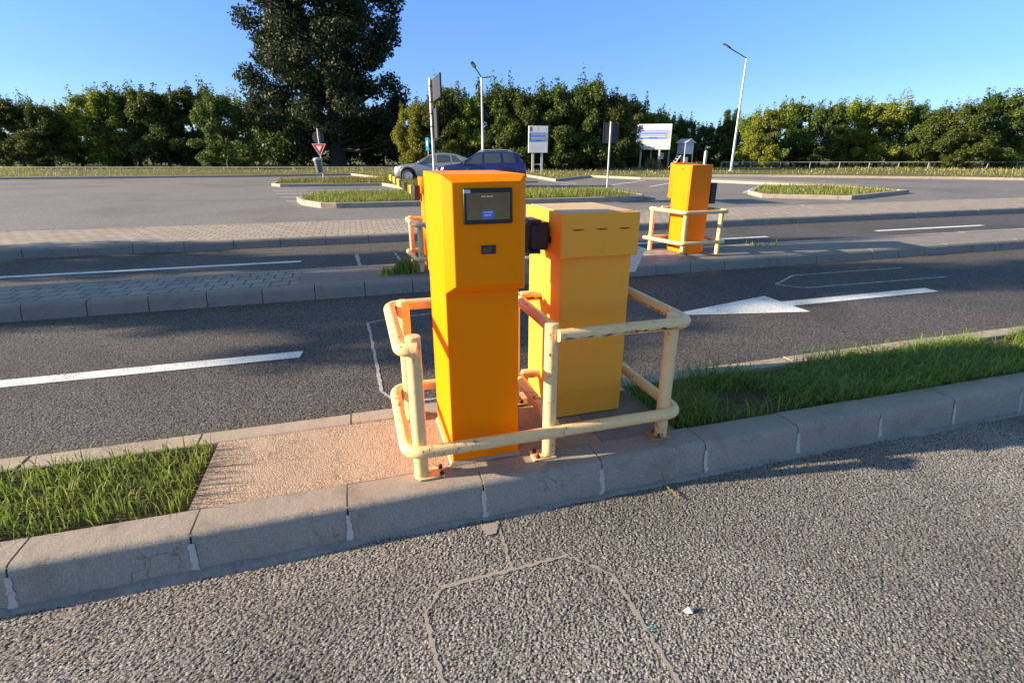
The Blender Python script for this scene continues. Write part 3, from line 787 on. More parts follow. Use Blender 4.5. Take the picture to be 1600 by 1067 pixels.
m = MB(); m.box((4.946,6.62,.88),(4.985,6.68,.99)); m.box((4.985,6.575,.86),(5.075,6.63,1.15)); m.build('card_reader', M['black'], FT, bevel=.006)
pf = [(4.47,6.38,ZM,.79),(5.06,6.38,ZM,.79),(4.33,7.02,ZM,.79),(5.06,7.0,ZM,.79)]
guard_rail('pipe_guard', (4.8,6.7,ZM), 'cream pipe guard standing round the orange terminal on the middle island', pf,
  [('top_rail', [(4.02+.3,7.07,.77),(4.415,6.335,.77),(5.13,6.335,.77),(5.13,7.06,.77),(4.5,7.06,.77)], .06),
   ('lower_rail', [(4.24,7.07,.34),(4.415,6.335,.34),(5.13,6.335,.34),(5.13,7.06,.34),(4.3,7.06,.34)], .06)], .033, .028,
  plates={0:(.03,0,'rail'),1:(-.03,0,'rail')})
# barrier cabinet hidden behind the near terminal, arm lowered across the outer lane
HB = empty('barrier_cabinet', (1.03,6.78,ZM), 'orange barrier cabinet half hidden behind the near amber terminal, with its striped arm', 'barrier cabinet')
m = MB(); m.box((.85,6.55,ZM),(1.24,7.0,1.08)); m.build('body', M['orange'], HB, bevel=.005)
m = MB(); m.box((.83,6.53,1.075),(1.26,7.02,1.27)); m.build('hood', M['orange'], HB, bevel=.005)
m = MB(); m.box((.755,6.86,.99),(.828,6.99,1.17)); m.build('arm_clamp', M['housing'], HB, bevel=.008)
M['armyellow'] = plain('arm_yellow', (.80,.50,.012), .4); M['armblack'] = plain('arm_black', (.02,.019,.018), .4)
m = MB(); y0 = 6.99; k = 0
while y0 < 11.6:
    y1 = min(y0+.45, 11.6); h0 = .055
    m.box((.772,y0,1.08-h0),(.812,y1,1.08+h0), 1 - k % 2 if k < 10 else 0); y0 = y1; k += 1
m.build('arm', [M['armyellow'], M['armblack']], HB)
pg = [(.745,6.42,ZM,.78),(.70,6.98,ZM,.78),(1.36,6.42,ZM,.78),(1.36,6.98,ZM,.78)]
guard_rail('pipe_guard', (1.03,6.7,ZM), 'cream pipe guard half hidden behind the near amber terminal, on the middle island', pg,
  [('top_rail', [(.9,6.365,.74),(.675,6.365,.74),(.655,7.04,.74),(1.43,7.04,.74),(1.43,6.365,.74),(.8,6.365,.74)], .06),
   ('lower_rail', [(.9,6.365,.32),(.675,6.365,.32),(.640,7.04,.32),(1.43,7.04,.32),(1.43,6.365,.32),(.8,6.365,.32)], .06)], .033, .028,
  plates={0:(.02,0,'rustplate')})

# ------------------------------------------------------------------ posts and signs
def at_h(px, py, depth):
    """height of a point seen at row py, depth metres ahead"""
    b = (533.5-py)/FPX; c, s = math.cos(PITCH), math.sin(PITCH)
    return EYE + depth*(-s+b*c)/(c+b*s)
# left sign post, its two panels seen nearly edge-on from behind
p = cw((676.8-800)/857*17.6, 17.6); zb = zA
SP = empty('sign_post', (p.x,p.y,zb), 'tall zinc post behind the amber terminal with dark sign panels seen edge-on', 'road sign')
m = MB(); m.tube([(p.x,p.y,zb),(p.x,p.y,3.72)], .045, 14); m.build('post', M['galv'], SP, smooth=40)
def panel_box(c, ang, wd, ht, th):
    return Matrix.Translation(c) @ Matrix.Rotation(ang, 4, 'Z')
ang = math.atan2(YC.y, YC.x) - R(9)
def sign_panel(parent, c, ang, wd, ht, th, mats, name='panel', off=.06, x0=None):
    Mx = panel_box(c, ang, wd, ht, th); m = MB(); x0 = -wd/2 if x0 is None else x0
    m.box((x0,-off-th,-ht/2),(x0+wd,-off,ht/2), 0, Mx)
    # rim flange
    for a, b in (((x0,-off-th,-ht/2),(x0+.02,-off+.02,ht/2)),((x0+wd-.02,-off-th,-ht/2),(x0+wd,-off+.02,ht/2)),((x0+.021,-off-th,ht/2-.02),(x0+wd-.021,-off+.02,ht/2)),((x0+.021,-off-th,-ht/2),(x0+wd-.021,-off+.02,-ht/2+.02))):
        a = (a[0], a[1]+.0015, a[2]); m.box(a, b, 0, Mx)
    return m.build(name, mats, parent, bevel=.002)
dp = (XC*.47 - YC*1.7); ang = math.atan2(dp.y, dp.x)
sign_panel(SP, (p.x,p.y,3.36), ang, 1.76, .61, .03, M['darkback'], x0=-.06, off=-.085)
sign_panel(SP, (p.x,p.y,2.42), ang, .75, .86, .03, M['darkback'], x0=-.04, off=-.085)
for z in (3.05,3.5,2.35,2.72):
    m = MB(); m.tube([(p.x,p.y,z-.02),(p.x,p.y,z+.02)], .054, 14); m.build('clamp', M['lampgrey'], SP)
# thin post with a dark square panel
q = gp(948,301.5); SQ = empty('sign_post', (q.x,q.y,zA), 'thin pale post on the parking island carrying a dark square panel', 'road sign')
m = MB(); m.tube([(q.x,q.y,zA),(q.x,q.y,2.74)], .036, 12); m.build('post', M['galv'], SQ, smooth=40)
angc = math.atan2(XC.y, XC.x)
Mx = panel_box((q.x,q.y,2.33), angc, .66, .76, .03)
m = MB(); m.box((-.26,.05,-.37),(.31,.075,.37),0,Mx); m.box((-.28,.045,-.39),(-.24,.08,.39),0,Mx); m.box((-.238,.046,.351),(.34,.08,.39),0,Mx); m.box((.312,.045,-.39),(.34,.08,.35),0,Mx); m.box((-.238,.046,-.39),(.31,.08,-.371),0,Mx)
m.build('panel', M['darkback'], SQ)
# give way sign with a round sign back above and a litter bin
D = 30.8; q = cw((500-800)/857*D, D)
YS = empty('give_way_sign', (q.x,q.y,zB), 'red and white give way triangle under a dark round sign back on one zinc post', 'road sign')
m = MB(); m.tube([(q.x,q.y,zB),(q.x-.03,q.y,2.85)], .035, 10); m.build('post', M['galv'], YS, smooth=40)
Mf = Matrix.Translation((q.x-.02,q.y,0)) @ Matrix.Rotation(angc,4,'Z') @ Matrix.Rotation(math.pi/2,4,'X')
def tri(s, zc): 
    h = s*.866
    return [(0,zc-h*.667),(s/2,zc+h*.333),(-s/2,zc+h*.333)]
m = MB(); m.prism(tri(.78,1.83), .02, 0, Mf @ Matrix.Translation((0,0,.05))); YT = m.build('triangle', M['red'], YS, bevel=.004)
m = MB(); m.prism(tri(.335,1.85), .004, 0, Mf @ Matrix.Translation((0,0,.0725))); m.build('white_field', M['white'], YT)
m = MB()
for a, b in ((0,1),(1,2),(2,0)):
    t1 = tri(.78,1.83); t0 = tri(.70,1.83); m.prism([t1[a],t1[b],t0[b],t0[a]], .003, 0, Mf @ Matrix.Translation((0,0,.071)))
m.build('border', M['white'], YT)
m = MB(); m.lathe([(.33,-.012),(.33,.012)], (0,0,0), 28, 0, Mf @ Matrix.Translation((-.03,2.38,-.06))); m.build('round_panel', M['darkback'], YS)
LB = empty('litter_bin', (q.x-.17,q.y,zB), 'grey tilted litter bin hung on the give way sign post', 'litter bin')
Mb = Matrix.Translation((q.x-.16,q.y-.14,.52)) @ Matrix.Rotation(R(-6),4,'Y')
m = MB(); m.lathe([(.15,0),(.17,.02),(.20,.66),(.195,.72)], (0,0,0), 20, 0, Mb); m.build('drum', plain('bin_grey', (.10,.11,.12), .5), LB, smooth=40)
m = MB(); m.lathe([(.215,.66),(.225,.70),(.20,.78),(.10,.82)], (0,0,0), 20, 0, Mb); m.build('lid', plain('bin_lid_grey', (.36,.38,.40), .45), LB, smooth=40)
m = MB(); m.box((.12,.05,.3),(.22,.12,.36),0,Mb); m.build('bracket', M['galv'], LB)
# blue sign far behind the grey car
D = 44; q = cw((669-800)/857*D, D)
BS = empty('blue_sign', (q.x,q.y,zV), 'small bright blue sign panel on a post behind the grey car', 'road sign')
m = MB(); m.tube([(q.x,q.y,zV),(q.x,q.y,2.6)], .04, 8); m.build('post', M['galv'], BS)
Mx = Matrix.Translation((q.x,q.y,2.25)) @ Matrix.Rotation(angc-R(62),4,'Z')
m = MB(); m.box((-.35,-.07,-.48),(.35,-.04,.48),0,Mx); bp = m.build('panel', M['signblue'], BS)
m = MB(); m.box((-.16,-.076,-.12),(.10,-.0715,.22),0,Mx); m.build('symbol', M['white'], bp)

# billboards
def billboard(name, label, px0, px1, py0, py1, depth, rot, legpx, depth_th, legs2=False):
    xm = (px0+px1)/2; c = cw((xm-800)/857*depth, depth); wd = (px1-px0)/857*depth/math.cos(rot); zt_, zb_ = at_h(xm,py0,depth), at_h(xm,py1,depth)
    b = empty(name, (c.x,c.y,zV), label, 'billboard')
    Mx = Matrix.Translation((c.x,c.y,0)) @ Matrix.Rotation(angc+rot,4,'Z'); h = zt_-zb_
    m = MB(); m.box((-wd/2,0,zb_),(wd/2,depth_th,zt_),0,Mx); m.build('panel', M['white'], b, bevel=.01)
    m = MB(); e = -.004; n = 0
    def r(x0,z0,x1,z1,mi,e): m.add([Mx @ Vector(v) for v in ((-wd/2+x0*wd,e,zt_-z0*h),(-wd/2+x1*wd,e,zt_-z0*h),(-wd/2+x1*wd,e,zt_-z1*h),(-wd/2+x0*wd,e,zt_-z1*h))], [(0,1,2,3)], mi)
    r(.02,.015,.98,.985,0,-.004)
    r(.05,.04,.17,.20,1,-.009)                                   # flag with its ring of stars
    for k in range(12):
        a = k*math.pi/6; cx, cz = .11+.035*math.cos(a), .12+.05*math.sin(a); r(cx-.006,cz-.009,cx+.006,cz+.009,2,-.013)
    for k in range(12):                                          # emblem ring, then a paler one
        a = k*math.pi/6; cx, cz = .49+.03*math.cos(a), .115+.05*math.sin(a); r(cx-.008,cz-.012,cx+.008,cz+.012,3,-.009)
        cx, cz = .86+.025*math.cos(a), .115+.04*math.sin(a); r(cx-.006,cz-.01,cx+.006,cz+.01,5,-.009)
    r(.03,.25,.96,.59,4,-.009); r(.03,.25,.10,.59,7,-.013); r(.88,.25,.96,.59,3,-.013); r(.35,.50,.62,.57,7,-.013)
    for (x0,x1,z) in ((.14,.86,.30),(.12,.84,.42),(.12,.84,.48)): r(x0,z,x1,z+.022,0,-.017)
    for z in (.66,.74,.80,.88): r(.10,z,.80,z+.008,5,-.009)
    m.build('poster', [M['white'],M['flagblue'],M['flagyellow'],M['printgrey'],M['bandblue'],M['printpale'],M['white'],M['flagmid']], b)
    for lx in legpx:
        u = (lx-xm)/857*depth/math.cos(rot)
        m = MB(); m.box((u-.09,depth_th*.2,zV-.05),(u+.09,depth_th*.2+.18,zb_+.3),0,Mx); m.build('leg', M['pole_white'], b)
        if legs2:
            m = MB(); m.box((u+.9,2.6,zV-.05),(u+1.06,2.76,zb_+.1),0,Mx); m.build('rear_leg', M['pole_white'], b)
            m = MB(); m.tube([Mx @ Vector((u+.98,2.65,zb_)), Mx @ Vector((u,depth_th*.2+.18,zb_+.25))], .06, 6); m.build('strut', M['pole_white'], b)
    if not legs2:
        u0, u1 = [(lx-xm)/857*depth/math.cos(rot) for lx in legpx]
        m = MB(); m.box((u0+.091,depth_th*.2+.05,zV+.55),(u1-.091,depth_th*.2+.12,zV+.63),0,Mx); m.build('brace', M['pole_white'], b)
    return b
M['bandblue'] = plain('print_blue', (.16,.26,.62), .5, 0, .25, .8); M['flagmid'] = plain('print_mid_blue', (.07,.16,.56), .5, 0, .15, 2); M['printpale'] = plain('print_pale', (.60,.60,.58), .5)
billboard('billboard', 'smaller white project billboard with blue band on two legs, right of the blue car', 826,856,197,239, 45.5, R(4), (833,847), .42)
billboard('billboard', 'larger white project billboard with blue band, tilted, above the pipe guarded orange terminal', 995,1045,194,234, 57.5, R(-16), (1003,1030), .22, True)

# instrument shelter on a stand
D = 58; c = cw((1071-800)/857*D, D); WS = empty('instrument_shelter', (c.x,c.y,zV), 'white louvred weather instrument shelter on a thin legged stand before the trees', 'weather station')
Mx = Matrix.Translation((c.x,c.y,0)) @ Matrix.Rotation(angc+R(28),4,'Z')
zt_, zb_ = at_h(1071,223,D), at_h(1071,241,D)
m = MB(); m.box((-.6,-.55,zb_),(.6,.55,zt_-.05),0,Mx)
for k in range(9):
    z = zb_+.1+k*(zt_-zb_-.2)/9; m.box((-.56,-.57,z),(.56,-.552,z+.06),0,Mx); m.box((-.622,-.5,z),(-.602,.5,z+.06),0,Mx)
m.build('louvred_box', plain('shelter_white', (.62,.66,.72), .5), WS)
m = MB(); m.prism([(-.78,0),(.78,0),(.0,.42)], 1.5, 0, Mx @ Matrix.Translation((0,.75,zt_-.05)) @ Matrix.Rotation(math.pi/2,4,'X')); m.build('roof', plain('shelter_roof', (.5,.53,.56), .5), WS)
for a, b_ in ((-.55,-.5),(.55,-.5),(-.55,.5),(.55,.5)):
    m = MB(); m.tube([Mx @ Vector((a*1.15,b_*1.15,zV)), Mx @ Vector((a,b_,zb_))], .05, 6); m.build('leg', M['white'], WS)
m = MB()
for k in (-.25,.25): m.tube([Mx @ Vector((-1.9,k,zV)), Mx @ Vector((-.75,k,zb_-.1))], .035, 6)
for k in range(5): t = (k+.5)/5; m.tube([Mx @ Vector((-1.9+1.15*t,-.25,zV+(zb_-.1-zV)*t)), Mx @ Vector((-1.9+1.15*t,.25,zV+(zb_-.1-zV)*t))], .025, 6)
m.build('ladder', M['white'], WS)
m = MB(); m.box((-.25,-.3,zV+.55),(.25,.3,zV+1.1),0,Mx); m.build('data_box', M['whiteplast'], WS, bevel=.03)
D = 58; c = cw((1033.5-800)/857*D, D); UB = empty('utility_box', (c.x,c.y,zV), 'pale utility box on a short post behind the larger billboard', 'utility box')
m = MB(); m.tube([(c.x,c.y,zV),(c.x,c.y,1.0)], .05, 8); m.build('post', M['galv_dull'], UB)
m = MB(); m.cbox((c.x,c.y,1.3),(.5,.3,.6)); ub = m.build('case', M['whiteplast'], UB, bevel=.02)
m = MB(); m.cbox((c.x,c.y-.152,1.3),(.42,.006,.5)); m.build('door', M['galv_dull'], ub)

# street lamps
def lamp(label, px, pyb, pytop, depth, arms, lean=0.):
    b = cw((px-800)/857*depth, depth, zV); L = empty('street_lamp', b, label, 'street lamp')
    H_ = at_h(px, pytop, depth); top = b + XC*lean*H_; top.z = H_
    m = MB(); m.tube([b, b+(top-b)*.02, top], [.13,.125,.06], 12); m.build('pole', M['galv'], L, smooth=40)
    m = MB(); m.tube([b+Vector((0,0,.0)), b+Vector((0,0,.04))], .24, 12); m.build('base_flange', M['galv_dull'], L)
    for dx, dz, dy in arms:
        e = top + XC*dx + YC*dy + Vector((0,0,dz)); m = MB(); m.tube([top-Vector((0,0,.15)), top+Vector((0,0,.02)), e], .045, 8); m.build('arm', M['lampgrey'], L)
        dirn = (e-top).normalized(); 
        m = MB(); rot = dirn.to_track_quat('X','Z').to_matrix().to_4x4()
        m.prism([(0,-.07),(.15,-.14),(.62,-.15),(.74,-.08),(.74,.08),(.62,.15),(.15,.14),(0,.07)], .09, 0, Matrix.Translation(e-Vector((0,0,.03))) @ rot); hd_ = m.build('lamp_head', M['lampgrey'], L, bevel=.02)
        m = MB(); m.prism([(.2,-.1),(.6,-.1),(.6,.1),(.2,.1)], .004, 0, Matrix.Translation(e-Vector((0,0,.034))) @ rot); m.build('lens', M['lens'], hd_)
    return L
lamp('tall single armed street lamp on the right, arm pointing left', 1147, 270, 92, 48, [(-1.45,.75,0)], 0)
lamp('slim twin armed street lamp rising behind the blue car', 754.5, 262, 122, 45.5, [(-.42,.55,-1.2),(.28,.08,.5)], 0)

# ------------------------------------------------------------------ cars
def car(name, label, paint_, L_, W_, roof, hood, belt, stations, wb, wr, loc, rz, spec, rails=False, cat='car'):
    C = empty(name, loc, label, cat, None, rz)
    hw = W_/2; xf, xr = -wb/2 + spec['off'], wb/2 + spec['off']
    def interp(tab, x):
        for (a, va), (b, vb) in zip(tab[:-1], tab[1:]):
            if x <= b:
                t = 0 if b == a else max(0, (x-a)/(b-a)); t = t*t*(3-2*t) if spec.get('sm') else t; return va+(vb-va)*t
        return tab[-1][1]
    ztop = lambda x: interp(stations['top'], x)
    zbelt = lambda x: min(interp(stations['belt'], x), ztop(x)-.02)
    wroof = lambda x: interp(stations['wroof'], x)
    wbody = lambda x: hw*interp(stations['plan'], x)
    sill = .24
    def zlow(x):
        z = interp(stations['low'], x); 
        for c in (xf, xr):
            dd = abs(x-c)
            if dd < wr*1.17: z = max(z, wr + math.sqrt((wr*1.17)**2-dd*dd)*1.0)
        return z
    xs = set(np.round(np.linspace(-L_/2, L_/2, 61), 4))
    for c in (xf, xr):
        for k in np.linspace(-1,1,17): xs.add(round(c + wr*1.17*math.sin(k*math.pi/2), 4))
    for a, _ in stations['top']: xs.add(a)
    xs = sorted(x for x in xs if -L_/2 <= x <= L_/2)
    def sec(x):
        wbd, zt2, zb2, zl2 = wbody(x), ztop(x), zbelt(x), zlow(x); wr_ = min(wroof(x), wbd)
        zm = zl2 + (zb2-zl2)*.55; zsh = zb2 - .05
        g = max(0., min(1., (zt2-zb2-.05)/.4)); wt = wbd*.97*(1-g) + wr_*g
        ze = zb2 + (zt2-zb2)*.90
        return [(wbd*.965, zl2), (wbd, zm), (wbd*.985, max(zm, zsh)), (wbd*.955, zb2), (wt, ze), (wt*.86, zb2+(zt2-zb2)*.985), (wt*.5, zt2), (0, zt2+.012*g)]
    m = MB(); ns = 8; vs = []
    for x in xs:
        s_ = sec(x); vs += [(x,-y,z) for y, z in s_] + [(x,y,z) for y, z in s_[-2::-1]]
    n2 = 2*ns-1; fs = []
    for i in range(len(xs)-1):
        for k in range(n2-1): fs.append((i*n2+k, i*n2+k+1, (i+1)*n2+k+1, (i+1)*n2+k))
    fs.append(tuple(range(n2))); fs.append(tuple((len(xs)-1)*n2+k for k in range(n2-1,-1,-1)))
    m.add(vs, fs); body = m.build('body', paint_, C, smooth=32, local=True)
    m = MB(); m.box((xf-wr*1.2,-hw*.93,.2),(xr+wr*1.2,hw*.93,.42)); m.box((-L_/2+.25,-hw*.8,.22),(L_/2-.2,hw*.8,.5)); 
    m.box((xf-wr*1.1,-hw*.6,.3),(xf+wr*1.1,hw*.6,.85)); m.box((xr-wr*1.1,-hw*.6,.3),(xr+wr*1.1,hw*.6,.85)); m.build('underbody', M['trim'], C, local=True)
    def side(x, t, s_, off=.006):
        q = sec(x); (y0,z0), (y1,z1) = q[3], q[4]; return (x, s_*(y0+(y1-y0)*t+off), z0+(z1-z0)*t)
    for s_ in (-1, 1):
        for (xa0, xa1, xb0, xb1) in spec['windows']:      # bottom front, top front, bottom rear, top rear
            m = MB(); nx, nz = 8, 4; vs = []
            for j in range(nz+1):
                t = .07 + .86*j/nz; u = j/nz
                for i in range(nx+1):
                    x = (xa0+(xa1-xa0)*u)*(1-i/nx) + (xb0+(xb1-xb0)*u)*(i/nx); vs.append(side(x, t, s_))
            fs = [(j*(nx+1)+i, j*(nx+1)+i+1, (j+1)*(nx+1)+i+1, (j+1)*(nx+1)+i) for j in range(nz) for i in range(nx)]
            m.add(vs, fs); m.build('side_window', M['glass'], C, local=True, smooth=60)
        # lower cladding and wheel arch trims
        m = MB(); vs = []; xx = [x for x in xs if -L_/2+.05 < x < L_/2-.05]
        for x in xx:
            z = zlow(x); y = sec(x)[0][0]; vs += [(x, s_*(y+.004), z-.004), (x, s_*(y+.028), z+.015), (x, s_*(y+.026), z+.085), (x, s_*(y+.004), z+.10)]
        fs = [(i*4+k, i*4+k+1, (i+1)*4+k+1, (i+1)*4+k) for i in range(len(xx)-1) for k in range(3)]
        m.add(vs, fs); m.build('arch_cladding', M['trim'], C, local=True, smooth=50)
        for x in spec['doors']:
            m = MB(); vs = []
            for k in range(7):
                q = sec(x); z = q[0][1]+.1+(q[3][1]-q[0][1]-.1)*k/6; 
                y = np.interp(z, [p_[1] for p_ in q[:4]], [p_[0] for p_ in q[:4]]); vs += [(x-.007, s_*(y+.003), z), (x+.007, s_*(y+.003), z)]
            m.add(vs, [(2*k,2*k+1,2*k+3,2*k+2) for k in range(6)]); m.build('door_gap', M['trim'], C, local=True)
        for x in spec['handles']:
            y = sec(x)[2][0]; z = sec(x)[2][1]-.04; m = MB(); m.cbox((x, s_*(y+.02), z),(.2,.03,.03)); m.build('door_handle', paint_, C, bevel=.008, local=True)
        x = spec['mirror']; y = sec(x)[3][0]; z = sec(x)[3][1]
        m = MB(); m.cbox((x, s_*(y+.10), z+.09),(.11,.19,.14)); m.cbox((x+.01, s_*(y+.0), z+.03),(.06,.1,.04)); m.build('mirror', M[spec['mirmat']], C, bevel=.03, local=True)
        x0, x1, z0, z1 = spec['head']; m = MB(); y = sec(x1)[1][0]
        m.add([(x0, s_*wbody(x0)*.9, z0),(x1, s_*(wbody(x1)+.006), z0+.03),(x1+.05, s_*(wbody(x1+.05)*.985+.006), z1),(x0+.02, s_*wbody(x0)*.9, z1-.02),(x0-.012, s_*.45, z0),(x0+.0, s_*.45, z1-.02)], [(0,1,2,3),(4,0,3,5)]); m.build('headlight', M['lens'], C, local=True)
        x0, x1, z0, z1 = spec['tail']; m = MB()
        m.add([(x0, s_*(wbody(x0)*.995+.006), z0),(x1+.004, s_*wbody(x1)*.95, z0),(x1+.004, s_*wbody(x1)*.94, z1),(x0+.04, s_*(wbody(x0)*.97+.006), z1),(x1+.012, s_*.5, z0+.04),(x1+.012, s_*.5, z1-.04)], [(0,1,2,3),(1,4,5,2)]); m.build('tail_light', M['tail'], C, local=True)
        if rails:
            m = MB(); x0, x1 = spec['rails']; pts = [(x0, s_*sec(x0)[5][0], sec(x0)[5][1]+.0)] + [(x, s_*sec(x)[5][0], sec(x)[5][1]+.065) for x in np.linspace(x0+.14,x1-.14,8)] + [(x1, s_*sec(x1)[5][0], sec(x1)[5][1])]
            m.tube(pts, .02, 8); m.build('roof_rail', M[spec['railmat']], C, local=True)
        for wx in (xf, xr):
            yc = s_*(hw-.11)
            Mw = Matrix.Translation((wx, yc, wr)) @ Matrix.Rotation(-s_*math.pi/2,4,'X')
            m = MB(); m.lathe([(wr*.62,-.1),(wr*.9,-.11),(wr,-.085),(wr,.085),(wr*.9,.11),(wr*.64,.105),(wr*.62,.06)], (0,0,0), 32, 0, Mw); wl = m.build('wheel', M['tyre'], C, local=True, smooth=40)
            m = MB(); m.lathe([(wr*.615,.0),(wr*.615,.055)], (0,0,0), 28, 1, Mw); m.lathe([(wr*.66,.085),(wr*.66,.108),(wr*.60,.11),(wr*.58,.07)], (0,0,0), 28, 0, Mw)
            for k in range(5):
                A_ = Matrix.Rotation(k*2*math.pi/5+.3,4,'Z')
                m.prism([(.0,-.03),(wr*.6,-.075),(wr*.62,.075),(.0,.03)], .03, 0, Mw @ A_ @ Matrix.Translation((0,0,.062)))
            m.lathe([(.06,.06),(.06,.10),(.03,.105)], (0,0,0), 14, 0, Mw)
            m.build('rim', [M['rim'], M['rimdark']], wl, local=True)
    # windscreen and rear glass
    for nm, (xa, xb) in (('windscreen', spec['ws']), ('rear_window', spec['rw'])):
        m = MB(); vs = []; n = 6
        for i in range(n+1):
            x = xa+(xb-xa)*i/n; q = sec(x)
            for y, z in ((-q[5][0]*.97,q[5][1]+.006),(-q[6][0],q[6][1]+.006),(0,q[7][1]+.008),(q[6][0],q[6][1]+.006),(q[5][0]*.97,q[5][1]+.006)): vs.append((x-(.004 if nm=='windscreen' else -.004), y, z))
        fs = [(i*5+k, i*5+k+1, (i+1)*5+k+1, (i+1)*5+k) for i in range(n) for k in range(4)]
        m.add(vs, fs); m.build(nm, M['glass'], C, local=True, smooth=60)
    m = MB(); xfz = -L_/2-.004; m.box((xfz-.012,-.5,.55),(xfz,.5,.78)); m.build('grille', M['trim'], C, local=True)
    m = MB(); m.box((L_/2,-.26,.62),(L_/2+.012,.26,.74)); m.build('number_plate', M['white'], C, local=True)
    return C
rzc = angc
bl = dict(top=[(-2.17,.78),(-2.10,.93),(-1.75,1.02),(-1.05,1.10),(-.95,1.13),(-.20,1.59),(.05,1.645),(.7,1.675),(1.4,1.655),(1.80,1.59),(2.02,1.22),(2.12,1.08),(2.17,.95)],
          belt=[(-2.17,.76),(-1.05,1.04),(.0,1.06),(1.2,1.12),(2.17,1.10)],
          wroof=[(-2.17,.7),(-1.0,.70),(-.2,.62),(1.4,.61),(1.8,.60),(2.17,.70)], plan=[(-2.17,.78),(-2.05,.90),(-1.7,.985),(-1.0,1.0),(1.5,1.0),(2.0,.96),(2.17,.88)], low=[(-2.17,.36),(-1.9,.28),(1.9,.30),(2.17,.42)])
c = cw((751-800)/857*26.6, 26.6)
car('parked_car', 'deep blue SUV parked side-on behind the amber terminal, in front of the grey car', M['carblue'], 4.34, 1.80, 1.66, 1.1, 1.1, bl, 2.67, .345, (c.x,c.y,-.012), rzc+R(1), dict(off=-.02, windows=[(-.86,-.28,.10,.10),(.20,.20,.98,.94),(1.12,1.08,1.70,1.56)], doors=[-.92,.15,1.02], handles=[0.0,.9], mirror=-.72, mirmat='trim', head=(-2.13,-1.78,.80,.95), tail=(1.98,2.17,.86,1.14), ws=(-.93,-.24), rw=(1.75,1.97), rails=(-.1,1.5), railmat='galv_dull'), True)
gr = dict(top=[(-2.2,.72),(-2.14,.88),(-1.8,.97),(-1.10,1.06),(-1.0,1.09),(-.25,1.49),(.1,1.57),(.6,1.59),(1.2,1.52),(1.75,1.36),(1.95,1.27),(2.1,1.15),(2.2,.95)],
          belt=[(-2.2,.70),(-1.05,1.0),(.0,1.02),(1.2,1.10),(2.2,1.12)],
          wroof=[(-2.2,.7),(-1.0,.72),(-.2,.63),(1.2,.61),(1.8,.60),(2.2,.70)], plan=[(-2.2,.78),(-2.05,.91),(-1.7,.985),(-1.0,1.0),(1.5,1.0),(2.0,.96),(2.2,.88)], low=[(-2.2,.34),(-1.9,.26),(1.9,.28),(2.2,.42)])
c = cw((679-800)/857*30.8, 30.8)
M['cargrey_'] = M['cargrey']
car('parked_car', 'silver grey crossover parked beyond the blue SUV, its left front wheel visible', M['cargrey'], 4.43, 1.86, 1.59, 1.06, 1.05, gr, 2.70, .365, (c.x,c.y,-.012), rzc, dict(off=-.05, windows=[(-.92,-.32,.12,.12),(.20,.20,.98,.88),(1.06,.98,1.62,1.22)], doors=[-.98,.16,1.02], handles=[0.02,.92], mirror=-.74, mirmat='cargrey_', head=(-2.16,-1.85,.76,.88), tail=(1.95,2.2,.86,1.12), ws=(-.98,-.3), rw=(1.5,1.9), rails=(0,1), railmat='trim'))

# ------------------------------------------------------------------ trees
def leaf_cloud(rg, clumps, nleaf, size, squash=1.):
    vol = np.array([c[3]**1.75 for c in clumps]); pr = vol/vol.sum(); k = rg.choice(len(clumps), nleaf, p=pr)
    C = np.array([c[:3] for c in clumps])[k]; Rr = np.array([c[3] for c in clumps])[k]; Sz = np.array([c[4] for c in clumps])[k]
    d = rg.normal(size=(nleaf,3)); d /= np.linalg.norm(d,axis=1)[:,None]
    r = Rr*rg.uniform(0,1,nleaf)**.42*rg.uniform(.85,1.12,nleaf)
    off = d*r[:,None]; off[:,2] *= Sz
    P = C+off
    nrm = d*.5 + rg.normal(size=(nleaf,3))*.6 + np.array([0,0,.45]); nrm /= np.linalg.norm(nrm,axis=1)[:,None]
    t = np.cross(nrm, rg.normal(size=(nleaf,3))); t /= np.linalg.norm(t,axis=1)[:,None]; b = np.cross(nrm,t)
    s = size*rg.uniform(.55,1.25,nleaf)[:,None]
    V = np.stack([P-t*s, P-b*s*.55+nrm*s*.12, P+t*s, P+b*s*.55+nrm*s*.12],1)
    return V.reshape(-1,3), np.arange(nleaf*4).reshape(-1,4)
